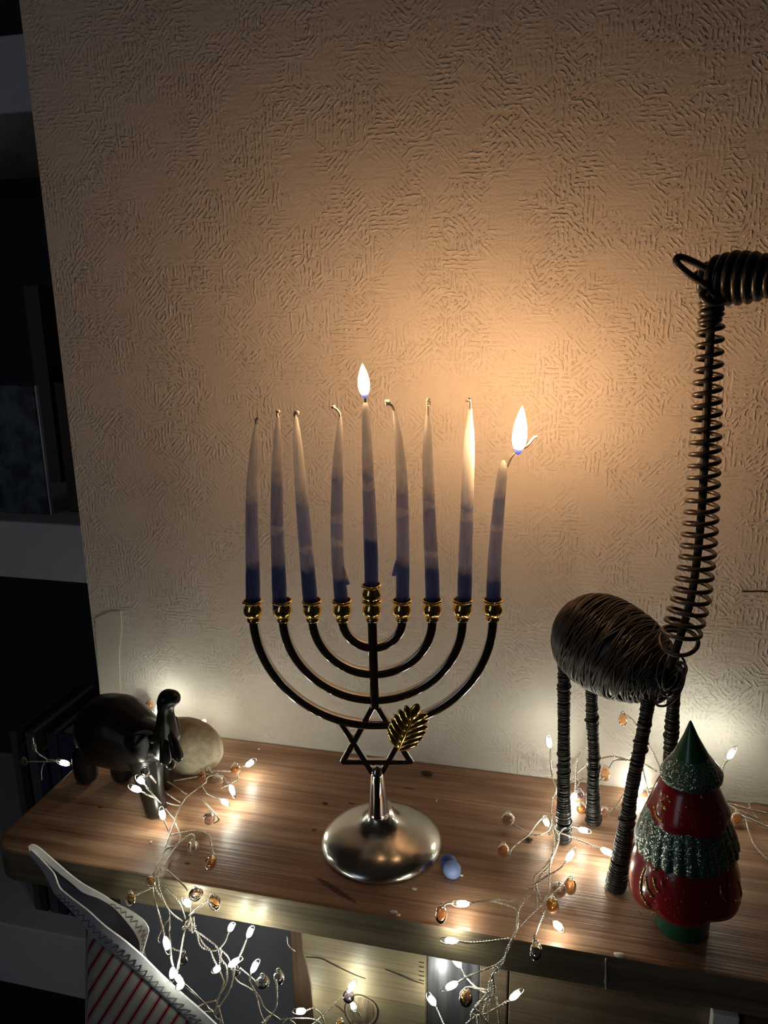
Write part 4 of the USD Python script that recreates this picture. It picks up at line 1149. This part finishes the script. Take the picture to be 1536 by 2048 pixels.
# behind the elephant and over the left end
gl.wire([(324, 1556, 0.012), (312, 1520, -0.062), (300, 1480, -0.040), (300, 1440, -0.022), (304, 1424, -0.022), (313, 1426, -0.027)])
gl.led((312, 1428), (322, 1404), -0.027)
gl.bead((299, 1411), 17, 23, "amber", -0.014)
gl.wire([(300, 1440, -0.022), (290, 1425, -0.018), (297, 1422, -0.015)])
gl.wire([(300, 1480, -0.04), (360, 1470, -0.020), (392, 1452, -0.026), (403, 1446, -0.028)])
gl.led((402, 1447), (412, 1440), -0.028, w=9)
gl.wire([(180, 1520, -0.070), (159, 1518, 0.004), (146, 1526, 0.003), (136, 1529, 0.004)])
gl.led((139, 1529), (113, 1521), -0.060)
gl.wire([(122, 1524, -0.060), (100, 1519, -0.062), (90, 1524, -0.062), (83, 1539, -0.062), (83, 1561, -0.062)])
gl.wire([(112, 1523, -0.060), (88, 1523, -0.062), (57, 1523, -0.066)])
gl.wire([(95, 1519, -0.060), (72, 1502, -0.062), (65, 1475, -0.062)])
gl.bead((48, 1524), 15, 15, "amber", -0.066)
gl.bead((68, 1497), 12, 14, "clear", -0.063)
# over the front edge
gl.bead((302, 1763), 21, 21, "amber", Y0 - 0.004)
gl.wire([(308, 1773, Y0), (283, 1785, Y0 - 0.006), (264, 1793, Y0 - 0.010)])
gl.bead((261, 1799), 22, 28, "amber", Y0 - 0.012)
gl.wire([(316, 1750, Y0), (328, 1738, 0.007), (345, 1750, 0.008), (365, 1768, Y0 - 0.008), (375, 1783, Y0 - 0.010)])
gl.bead((392, 1789), 30, 26, "pinkish", Y0 - 0.014, 0.3)
gl.bead((429, 1805), 24, 32, "amber", Y0 - 0.014, 0.3)
gl.wire([(433, 1793, Y0 - 0.014), (414, 1802, Y0 - 0.012), (394, 1818, Y0 - 0.008), (378, 1832, Y0 - 0.004)])
gl.led((380, 1813), (366, 1794), Y0 - 0.001, w=15)
gl.wire([(378, 1850, Y0), (380, 1830, Y0), (380, 1814, Y0)])
gl.wire([(304, 1760, Y0), (308, 1793, Y0), (319, 1833, -0.215), (329, 1872, -0.232)])
gl.led((330, 1874), (337, 1908), -0.232, w=14)
gl.wire([(310, 1760, Y0), (312, 1777, Y0 - 0.002), (328, 1805, Y0 - 0.003), (339, 1831, Y0 - 0.002), (325, 1855, Y0), (315, 1878, Y0), (320, 1886, Y0)])
gl.wire([(316, 1752, Y0), (320, 1780, Y0 - 0.003), (332, 1811, Y0 - 0.004), (345, 1828, Y0 - 0.003), (365, 1843, Y0)])
gl.wire([(316, 1756, Y0), (324, 1768, Y0 - 0.002), (339, 1781, Y0 - 0.004), (359, 1807, Y0 - 0.004), (371, 1838, Y0 - 0.002)])
gl.wire([(339, 1831, Y0), (339, 1868, Y0 - 0.004), (342, 1911, -0.230), (346, 1934, -0.248)])
gl.led((346, 1935), (343, 1964), -0.248, w=14)
gl.wire([(370, 1860, Y0), (362, 1899, -0.215), (356, 1936, -0.245), (353, 1951, -0.250)])
gl.led((366, 1964), (354, 1979), -0.252, w=15)
gl.led((353, 1950), (363, 1968), -0.250, w=14)
gl.bead((366, 1917), 20, 28, "smoky", Y0 + 0.004)
gl.wire([(343, 1896, Y0), (358, 1902, Y0 + 0.002), (366, 1904, Y0 + 0.004)])
gl.wire([(366, 1966, -0.252), (382, 1981, -0.235), (407, 2005, Y0 - 0.002), (425, 2022, Y0)])
for k in range(9):              # the wound knot of wire
    q = np.linspace(0, 2 * np.pi, 22, endpoint=False)
    c0 = at(378 + rng.uniform(-9, 11), 1850 + rng.uniform(-11, 11), Y0)
    a_, b_ = np.linalg.qr(rng.normal(size=(3, 3)))[0][:2]
    r0 = rng.uniform(0.0022, 0.0042)
    obj("wire_knot", tube(c0 + r0 * np.cos(q)[:, None] * a_ + r0 * np.sin(q)[:, None] * b_, 0.00055, 6, closed=True), M["wire"], gl.t, smooth=True)
YH = Y0 + 0.004
gl.wire([(385, 1858, Y0), (393, 1866, YH), (407, 1888, YH), (419, 1899, YH), (427, 1917, YH), (435, 1932, YH)])
gl.led((440, 1934), (424, 1945), YH, w=14)
gl.wire([(388, 1860, Y0), (415, 1878, YH), (434, 1895, YH), (442, 1917, YH), (454, 1936, YH), (452, 1966, YH), (437, 1995, YH), (431, 2020, YH)])
gl.wire([(393, 1866, YH), (400, 1890, YH), (414, 1899, YH + 0.002), (432, 1900, YH), (440, 1895, YH)])
gl.wire([(458, 1862, YH), (450, 1882, YH), (440, 1895, YH), (434, 1898, YH)])
gl.led((458, 1862), (468, 1845), YH - 0.008, w=13)
gl.wire([(495, 1874, YH), (485, 1899, YH), (477, 1916, YH)])
gl.led((495, 1874), (507, 1852), YH - 0.008, w=13)
gl.led((458, 1932), (484, 1915), YH - 0.004, w=14)
gl.wire([(470, 1934, YH), (464, 1966, YH), (452, 1993, YH), (440, 2011, YH), (433, 2028, YH)])
gl.wire([(442, 1900, YH), (440, 1940, YH), (447, 1965, YH), (438, 1990, YH), (432, 2010, YH), (428, 2030, YH)])
gl.wire([(503, 1944, YH), (499, 1958, YH), (505, 1974, YH), (520, 1997, YH), (530, 2018, YH), (558, 2038, YH + 0.01)])
gl.led((503, 1944), (518, 1919), YH, w=13)
gl.bead((525, 1964), 28, 28, "clear", YH)
gl.wire([(480, 1936, YH), (499, 1952, YH), (512, 1964, YH)])
gl.bead((557, 1955), 23, 30, "clear", YH + 0.004)
gl.wire([(553, 1960, YH - 0.002), (553, 2005, YH), (546, 2026, YH), (524, 2052, YH)])
gl.bead((472, 1943), 19, 19, "purple", YH + 0.004)
gl.wire([(440, 1897, YH), (456, 1915, YH), (470, 1956, YH + 0.003), (495, 1974, YH), (511, 1989, YH), (520, 2024, YH), (532, 2052, YH)])
gl.wire([(430, 2022, YH), (399, 2026, YH), (395, 2056, YH)])
gl.wire([(431, 2001, YH), (407, 2007, YH), (384, 2024, YH - 0.012), (360, 2036, YH - 0.04), (339, 2048, YH - 0.05)])
gl.wire([(436, 2012, YH), (441, 2030, YH), (447, 2056, YH)])
gl.wire([(425, 2022, YH), (432, 2036, YH), (440, 2040, YH), (436, 2056, YH)])
YM = YP - 0.016
gl.wire([(524, 2046, YH), (542, 2031, YH + 0.01), (557, 2039, YM), (576, 2037, YM), (599, 2036, YM), (630, 2040, YM), (650, 2056, YM)])
gl.wire([(576, 2037, YM), (566, 2046, YM), (560, 2056, YM)])
gl.wire([(576, 2037, YM), (588, 2046, YM), (596, 2056, YM)])
gl.wire([(611, 2022, YM), (628, 2017, YM), (642, 2029, YM), (650, 2050, YM)])
gl.led((611, 2022), (586, 2023), YM, w=14)
gl.wire([(620, 2052, YM), (648, 2029, YM), (669, 2007, YM), (686, 1991, YM)])
gl.bead((697, 1993), 24, 27, "purple", YM)
gl.led((698, 1981), (711, 1960), YM + 0.004, w=13)
gl.led((703, 2006), (711, 2022), YM + 0.006, w=13)
gl.wire([(699, 2008, YM), (702, 2031, YM), (708, 2054, YM)])
gl.wire([(711, 2018, YM), (721, 2032, YM), (725, 2054, YM)])
gl.bead((681, 2048), 20, 18, "amber", YM)
gl.thin([(574, 1874, -0.155), (575, 1888, -0.155), (581, 1896, -0.154), (590, 1902, -0.152)])

gr = Garland("silver fairy lights with amber beads wound round the giraffe's feet", at(1106, 1680, 0.0))
gr.wire([(1111, 1583, 0.020), (1104, 1600, 0.016), (1102, 1625, 0.012), (1106, 1655, 0.010), (1108, 1678, 0.010), (1107, 1706, 0.009), (1099, 1731, 0.008), (1082, 1751, 0.008), (1071, 1771, 0.008), (1057, 1786, 0.008), (1046, 1799, 0.008), (1038, 1815, 0.008), (1035, 1838, 0.008), (1033, 1858, 0.008), (1026, 1876, Y0), (1017, 1898, Y0), (1009, 1916, Y0), (996, 1934, Y0), (985, 1950, Y0), (979, 1966, Y0), (978, 1988, Y0), (977, 2020, Y0), (977, 2056, Y0)])
gr.wire([(1104, 1640, 0.010), (1115, 1666, 0.010), (1118, 1678, 0.012), (1111, 1702, 0.009), (1101, 1724, 0.010), (1099, 1755, 0.009), (1097, 1786, 0.010), (1089, 1800, 0.012)])
gr.wire([(1108, 1700, 0.008), (1097, 1724, 0.009), (1082, 1742, 0.010), (1069, 1755, 0.010), (1073, 1775, 0.009), (1082, 1802, 0.008)])
gr.wire([(1060, 1790, 0.008), (1046, 1806, 0.010), (1036, 1826, 0.010), (1036, 1850, 0.010), (1028, 1872, Y0 - 0.002), (1014, 1898, Y0 - 0.003), (1008, 1922, Y0 - 0.001), (992, 1944, Y0)])
gr.wire([(1096, 1651, 0.011), (1100, 1663, 0.008), (1098, 1670, 0.006)])
gr.led((1096, 1652), (1088, 1632), 0.011, 0.015)
gr.wire([(1157, 1657, 0.010), (1144, 1654, 0.012), (1128, 1657, 0.016), (1118, 1669, 0.015), (1116, 1680, 0.012)])
gr.led((1157, 1658), (1182, 1664), 0.012)
gr.wire([(1202, 1697, 0.012), (1171, 1686, 0.010), (1144, 1675, 0.010), (1124, 1667, 0.014), (1112, 1660, 0.012)])
gr.led((1202, 1697), (1230, 1712), 0.012, w=14)
gr.wire([(1133, 1722, 0.012), (1120, 1737, 0.012), (1097, 1751, 0.012), (1078, 1762, 0.011), (1058, 1779, 0.009)])
gr.led((1133, 1722), (1151, 1696), 0.012, w=13)
gr.wire([(1108, 1844, 0.011), (1089, 1831, 0.009), (1075, 1817, 0.009), (1073, 1782, 0.009)])
gr.led((1108, 1844), (1128, 1863), 0.011, w=16)
gr.bead((1016, 1638), 28, 26, "smoky", 0.0075)
gr.wire([(1026, 1649, 0.008), (1044, 1658, 0.009), (1058, 1666, 0.010), (1077, 1670, 0.012), (1097, 1664, 0.011), (1105, 1650, 0.010)])
gr.bead((1007, 1701), 25, 27, "amber", 0.0065)
gr.wire([(1019, 1709, 0.006), (1024, 1697, 0.008), (1040, 1683, 0.009), (1058, 1669, 0.011), (1071, 1651, 0.011), (1086, 1636, 0.011), (1100, 1630, 0.010)])
gr.bead((1117, 1780), 31, 30, "smoky", 0.010, 0.3)
gr.bead((1141, 1773), 24, 34, "amber", 0.008)
gr.bead((1104, 1812), 29, 34, "gold_glass", 0.009)
gr.wire([(1138, 1755, 0.013), (1129, 1766, 0.013), (1110, 1784, 0.017), (1089, 1801, 0.012), (1082, 1811, 0.011), (1058, 1833, 0.010), (1034, 1858, 0.009)])
gr.bead((1072, 1903), 26, 37, "clear", Y0 - 0.004)
gr.wire([(1089, 1805, 0.012), (1089, 1822, 0.012), (1078, 1851, 0.010), (1069, 1873, Y0 - 0.006), (1066, 1886, Y0 - 0.004)])
gr.led((938, 1808), (904, 1806), 0.012, w=15)
gr.bead((882, 1829), 26, 38, "amber", 0.0070)
gr.wire([(938, 1806, 0.012), (983, 1800, 0.010), (1015, 1801, 0.011), (1042, 1803, 0.009)])
gr.wire([(930, 1810, 0.012), (960, 1803, 0.009), (988, 1804, 0.008), (1032, 1818, 0.008), (1036, 1832, 0.008)])
gr.wire([(906, 1806, 0.012), (892, 1808, 0.014), (884, 1816, 0.013)])
# below the front edge
gr.wire([(915, 1882, Y0 - 0.001), (934, 1885, Y0), (965, 1884, Y0), (1021, 1877, Y0)])
gr.led((915, 1882), (881, 1880), Y0 - 0.002, w=14)
gr.wire([(921, 1934, YP - 0.012), (931, 1952, YP - 0.014), (952, 1974, -0.165), (972, 1986, Y0 + 0.006)])
gr.led((921, 1934), (906, 1909), YP - 0.012, w=15)
gr.wire([(915, 1965, -0.165), (937, 1952, -0.175), (965, 1940, Y0), (988, 1932, Y0), (1006, 1918, Y0), (1017, 1898, Y0)])
gr.led((915, 1965), (884, 1981), -0.160, w=15)
gr.wire([(870, 2010, YP - 0.012), (878, 2027, YP - 0.016), (890, 2054, -0.160)])
gr.led((870, 2010), (855, 1986), YP - 0.012, w=15)
gr.wire([(1020, 1999, -0.170), (998, 2013, -0.175), (973, 2027, -0.18), (952, 2032, -0.18), (932, 2052, -0.18)])
gr.led((1020, 1999), (1046, 1978), -0.168, w=14)
gr.bead((932, 1996), 28, 36, "amber", -0.168)
gr.wire([(930, 1976, -0.168), (940, 1974, -0.170), (953, 1977, -0.175), (974, 1979, Y0)])
gr.wire([(985, 1950, Y0), (987, 1962, Y0), (990, 1981, Y0), (995, 2012, Y0), (999, 2056, Y0)])
gr.wire([(976, 1984, Y0), (956, 2010, Y0), (943, 2027, Y0), (941, 2040, Y0), (930, 2050, Y0)])
gr.wire([(948, 2015, Y0), (962, 2029, Y0), (977, 2048, Y0)])
gr.wire([(950, 2016, Y0), (943, 2026, Y0 + 0.002), (952, 2034, Y0 + 0.003), (955, 2056, Y0)])
gr.wire([(985, 1955, Y0), (987, 1987, Y0), (974, 1998, Y0 + 0.002), (956, 2006, Y0 + 0.003), (948, 2022, Y0)])
gr.wire([(978, 1985, Y0), (970, 2010, Y0 + 0.002), (966, 2025, Y0 + 0.002)])
# by the giraffe's legs and the wall
gr.wire([(1100, 1494, -0.036), (1101, 1525, -0.034), (1105, 1554, 0.006), (1112, 1575, 0.010), (1111, 1590, 0.016)])
gr.led((1100, 1495), (1097, 1470), -0.036)
gr.wire([(1139, 1560, 0.012), (1156, 1544, 0.018), (1175, 1527, -0.030), (1202, 1517, -0.028), (1227, 1513, -0.026), (1256, 1520, -0.026), (1283, 1525, -0.026), (1314, 1543, -0.030)])
gr.wire([(1139, 1565, 0.006), (1172, 1558, 0.010), (1202, 1559, 0.012), (1211, 1552, 0.014)])
gr.wire([(1115, 1580, 0.010), (1139, 1562, 0.010), (1150, 1548, 0.016), (1172, 1530, -0.030)])
gr.wire([(1150, 1583, 0.008), (1154, 1525, -0.026), (1162, 1500, -0.024), (1175, 1494, -0.024)])
gr.bead((1246, 1439), 20, 27, "amber", -0.022)
gr.wire([(1248, 1428, -0.022), (1258, 1434, -0.020), (1268, 1443, -0.020), (1291, 1477, -0.022), (1306, 1504, -0.024), (1320, 1535, -0.026)])
gr.bead((1211, 1548), 22, 28, "amber", 0.014)
gr.wire([(1217, 1537, -0.030), (1224, 1526, -0.028), (1231, 1520, -0.027), (1254, 1520, -0.026)])
gr.bead((1159, 1590), 21, 21, "purple", 0.007)
gr.led((1150, 1586), (1141, 1610), 0.007)
gr.wire([(1150, 1586, 0.007), (1156, 1570, 0.008), (1166, 1556, 0.010)])
gr.bead((1164, 1618), 22, 22, "amber", 0.006)
gr.bead((1210, 1627), 18, 27, "pinkish", 0.006)
gr.wire([(1216, 1627, 0.005), (1233, 1612, 0.008), (1245, 1592, 0.010), (1256, 1580, 0.012)])
gr.wire([(1285, 1579, 0.008), (1300, 1577, 0.010), (1322, 1572, 0.012)])
gr.led((1285, 1579), (1265, 1588), 0.007)
gr.bead((1290, 1631), 20, 22, "amber", 0.006)
gr.wire([(1283, 1525, -0.026), (1288, 1550, -0.026), (1293, 1573, 0.008), (1301, 1596, 0.008)])
gr.wire([(1320, 1535, -0.026), (1350, 1530, -0.022), (1385, 1512, -0.030), (1420, 1540, -0.022), (1439, 1548, -0.030), (1447, 1531, -0.030), (1456, 1517, -0.030)])
gr.led((1392, 1512), (1400, 1490), -0.030)
gr.led((1337, 1470), (1344, 1450), -0.032)
gr.wire([(1350, 1530, -0.022), (1340, 1500, -0.028), (1337, 1470, -0.032)])
gr.led((1456, 1517), (1472, 1494), -0.030, w=13)
gr.bead((1474, 1638), 24, 28, "amber", 0.006)
gr.wire([(1420, 1590, 0.010), (1453, 1606, 0.008), (1467, 1609, 0.008), (1494, 1617, 0.008), (1545, 1629, 0.006)])
gr.wire([(1440, 1600, 0.010), (1470, 1617, 0.010), (1494, 1628, 0.008), (1516, 1638, 0.005), (1506, 1626, 0.006), (1498, 1610, 0.010), (1506, 1606, 0.010), (1525, 1609, 0.008), (1545, 1612, 0.006)])
gr.wire([(1465, 1614, 0.009), (1484, 1631, 0.007), (1492, 1638, 0.006), (1497, 1659, 0.005), (1509, 1690, 0.004), (1531, 1715, 0.003), (1548, 1724, 0.003)])
gr.wire([(1484, 1630, 0.006), (1497, 1637, 0.006), (1522, 1648, 0.004), (1548, 1658, 0.003)])

# ------------------------------------------------------------------ stocking hung at the shelf's left corner
sk = thing("christmas_stocking", "Christmas stocking in red striped ticking with white felt cuff hung below the left corner", "stocking", on(120, 1780, -0.225))
fu = [(62, 1700, -0.212), (79, 1716, -0.214), (95, 1733, -0.216), (109, 1749, -0.219), (118, 1777, -0.223), (144, 1798, -0.228), (175, 1821, -0.233), (209, 1853, -0.237), (248, 1881, -0.239), (282, 1910, -0.240), (316, 1944, -0.240), (352, 1978, -0.240), (397, 2017, -0.239), (425, 2043, -0.238), (470, 2085, -0.236)]
fl_ = [(58, 1710, -0.211), (74, 1727, -0.213), (86, 1744, -0.215), (97, 1764, -0.218), (108, 1788, -0.222), (128, 1808, -0.227), (156, 1836, -0.232), (186, 1876, -0.236), (222, 1905, -0.239), (256, 1931, -0.240), (288, 1960, -0.241), (318, 1988, -0.241), (352, 2019, -0.240), (380, 2046, -0.239), (420, 2088, -0.237)]
U3 = smoothline([on(*q) for q in fu], 0.003)
N = len(U3)


def resample(pts, n):
    p = smoothline(pts, 0.001)
    k = np.linspace(0, len(p) - 1, n)
    return np.stack([np.interp(k, np.arange(len(p)), p[:, j]) for j in range(3)], 1)


def match(px_list, n):
    """Same parameter as the control points, so the two edges run side by side."""
    p = np.array([on(*q) for q in px_list])
    k = np.linspace(0, len(p) - 1, n)
    out = np.stack([np.interp(k, np.arange(len(p)), p[:, j]) for j in range(3)], 1)
    for _ in range(6):
        out[1:-1] = 0.25 * out[:-2] + 0.5 * out[1:-1] + 0.25 * out[2:]
    return out


N = 120
U3, L3 = match(fu, N), match(fl_, N)
rows = [U3 + (L3 - U3) * q + np.array([0, -0.0012 * math.sin(math.pi * q), 0]) for q in np.linspace(0, 1, 7)]
tw = FWD * 1.0
fc = obj("cuff_front", sheet(np.array(rows), 0.0016, tw), M["felt"], sk, smooth=50, label="white felt cuff with dark zigzag stitching")
zz_ = []
for k in range(60):
    s = 0.30 + 0.70 * k / 59
    i = s * (N - 1)
    q = 0.30 if k % 2 else 0.72
    j = int(min(i, N - 2))
    a = U3[j] * (1 - (i - j)) + U3[j + 1] * (i - j)
    b = L3[j] * (1 - (i - j)) + L3[j + 1] * (i - j)
    zz_.append(a + (b - a) * q + np.array([0, -0.0012 * math.sin(math.pi * q), 0]) - FWD * 0.0003)
zl = [z for a, b in zip(zz_, zz_[1:]) for z in (a, a + (b - a) * 0.33, a + (b - a) * 0.67)]
obj("stitching", tube(np.array(zl), 0.00026, 5), M["thread"], fc, smooth=False)
bu = [(60, 1697, -0.211), (58, 1690, -0.210), (66, 1687, -0.208), (79, 1693, -0.206), (105, 1716, -0.204), (144, 1750, -0.203), (170, 1769, -0.202), (207, 1788, -0.202), (233, 1806, -0.202), (264, 1821, -0.204), (290, 1840, -0.208), (300, 1858, -0.214), (293, 1882, -0.222), (284, 1914, -0.230)]
bl = [(60, 1706, -0.211), (62, 1704, -0.210), (69, 1702, -0.208), (82, 1712, -0.206), (105, 1734, -0.204), (144, 1764, -0.203), (166, 1784, -0.202), (200, 1795, -0.202), (228, 1812, -0.202), (248, 1834, -0.204), (269, 1860, -0.208), (280, 1881, -0.214), (281, 1896, -0.222), (282, 1916, -0.230)]
Bu, Bl = match(bu, 100), match(bl, 100)
rows = [Bu + (Bl - Bu) * q for q in np.linspace(0, 1, 6)]
bc = obj("cuff_back", sheet(np.array(rows), 0.0014, -tw), M["felt"], sk, smooth=50, label="turned far side of the white felt cuff")
zz_ = []
for k in range(22):
    s = 0.60 + 0.36 * k / 21
    i = s * 99
    q = 0.25 if k % 2 else 0.75
    j = int(min(i, 98))
    zz_.append(Bu[j] + (Bl[j] - Bu[j]) * q - FWD * 0.0018)
zl = [z for a, b in zip(zz_, zz_[1:]) for z in (a, a + (b - a) * 0.33, a + (b - a) * 0.67)]
obj("stitching", tube(np.array(zl), 0.00024, 5), M["thread"], bc, smooth=False)
# lining: the far inner side of the mouth
deep = [on(x, y, v) for x, y, v in ((64, 1712, -0.211), (68, 1716, -0.209), (76, 1724, -0.207), (86, 1742, -0.205), (104, 1772, -0.204), (130, 1800, -0.204), (150, 1822, -0.204), (180, 1846, -0.205), (210, 1880, -0.206), (240, 1910, -0.208), (270, 1940, -0.212), (290, 1970, -0.218), (300, 1980, -0.224), (310, 1985, -0.230))]
D3 = resample(deep, 100)
rows = [Bl + (D3 - Bl) * q + np.array([0, 0.004 * math.sin(math.pi * q), 0]) for q in np.linspace(0, 1, 6)]
obj("lining", sheet(np.array(rows), 0.0008, tw), M["lining"], sk, smooth=50, label="dark navy lining inside the mouth")
# striped body
cols = []
uvs = []
V = np.linspace(0, 1, 16)
arc_ = np.r_[0, np.cumsum(np.linalg.norm(np.diff(L3, axis=0), axis=1))]
lpx = np.array([pj(q) for q in L3])
xs0 = 176.0
rows = []
for q in V:
    r_ = []
    for i in range(N):
        x = lpx[i, 0] - 150 * q
        y = lpx[i, 1] + 235 * q
        yy = L3[i, 1] + 0.0008 + 0.004 * q
        over = max(0.0, xs0 - x) if q > 0 else 0
        if over > 0:            # round the fold at the left and away
            x = xs0 - 6 * (1 - math.exp(-over / 40))
            yy += 0.0006 * over
        r_.append(on(x, y, min(yy, -0.196)))
    rows.append(r_)
P = np.array(rows)
i0 = 0
P = P[:, int(0.40 * N):]
m = P.shape[1]
v, f = sheet(P, 0.0010, tw)
uu = np.tile(arc_[int(0.40 * N):] / 0.0079, (16, 1))
vv = np.tile(V[:, None], (1, m))
uv = np.stack([uu, vv], -1).reshape(-1, 2)
obj("body", (v, f), M["ticking"], sk, smooth=True, uv=np.vstack([uv, uv]), label="cream cloth body with red double stripes")

# ------------------------------------------------------------------ small things on the shelf
for (x, y, r, m_, lab) in ((897, 1730, 0.0058, "wax_blue", "dark blue ball of wax right of the menorah base, behind the pale one"), (904, 1746, 0.0064, "wax_pale_blue", "pale blue ball of wax right of the menorah base, in front of the dark one")):
    p = at(x, y + 8, 0.0) + np.array([0, 0, r * 0.92])
    v, f = ellipsoid((0, 0, 0), (r, r * 0.95, r * 0.95), sub=3)
    v = v * (1 + 0.10 * (meshkit.fbm(v * 260 + 5 * r, 2) - 0.5)[:, None])
    obj("wax_lump", (v + p, f), M[m_], label=lab, cat="wax", smooth=True)


def crumb(x, y, sx, sy_, m_, lab, cat="crumb", h=0.0008, v=0.0, name="wax_crumb"):
    p = at(x, y, v)
    vv_, ff = ellipsoid((0, 0, 0), (sx, sy_, h), sub=2)
    vv_ = vv_ * (1 + 0.5 * (meshkit.fbm(vv_ * 700 + x, 2) - 0.5)[:, None])
    vv_[:, 2] -= vv_[:, 2].min()
    obj(name, (vv_ + p, ff), M[m_], label=lab, cat=cat, smooth=30)


crumb(828, 1780, 0.0019, 0.0010, "wax_white", "white wax crumb in front of the menorah base")
crumb(787, 1826, 0.0022, 0.0013, "wax_white", "pale wax flake by the shelf's front edge below the menorah")
crumb(797, 1832, 0.0014, 0.0010, "wax_white", "smaller wax flake just right of the flake by the shelf's front edge")
crumb(923, 1753, 0.0013, 0.0008, "wax_white", "tiny wax crumb right of the blue wax balls")
crumb(873, 1603, 0.0006, 0.0018, "wax_white", "thin white wax sliver behind the menorah base")
crumb(518, 1500, 0.0012, 0.0009, "wax_white", "tiny white crumb near the wall left of the menorah")
crumb(302, 1686, 0.0009, 0.0009, "wax_white", "tiny white crumb left of the bead string")
crumb(1239, 1914, 0.0036, 0.0018, "wax_white", "white wax drop on the shelf's front edge below the tree", h=0.0012, v=0.0)
crumb(853, 1550, 0.0050, 0.0022, "burnt", "dark crumpled fleck by the wall behind the gold leaf", "debris", 0.0018, name="debris")
crumb(1057, 1682, 0.0034, 0.0014, "burnt", "small dark match fragment left of the giraffe's rear foot", "debris", 0.0014, name="debris")
crumb(650, 1608, 0.0022, 0.0010, "burnt", "dark fleck behind the left of the menorah base", "debris", 0.0007, name="debris")
dp = [on(1212, y, YF - 0.0004) for y in (1918, 1935, 1955, 1970, 1978)]
obj("wax_drip", tube(smoothline(dp, 0.001), np.interp(np.linspace(0, 1, len(smoothline(dp, 0.001))), [0, 0.6, 0.75, 0.85, 1], [0.0005, 0.0006, 0.0011, 0.0006, 0.0004]), 8), M["wax_white"], label="thin white wax drip down the shelf's front edge under the tree", cat="wax", smooth=True)
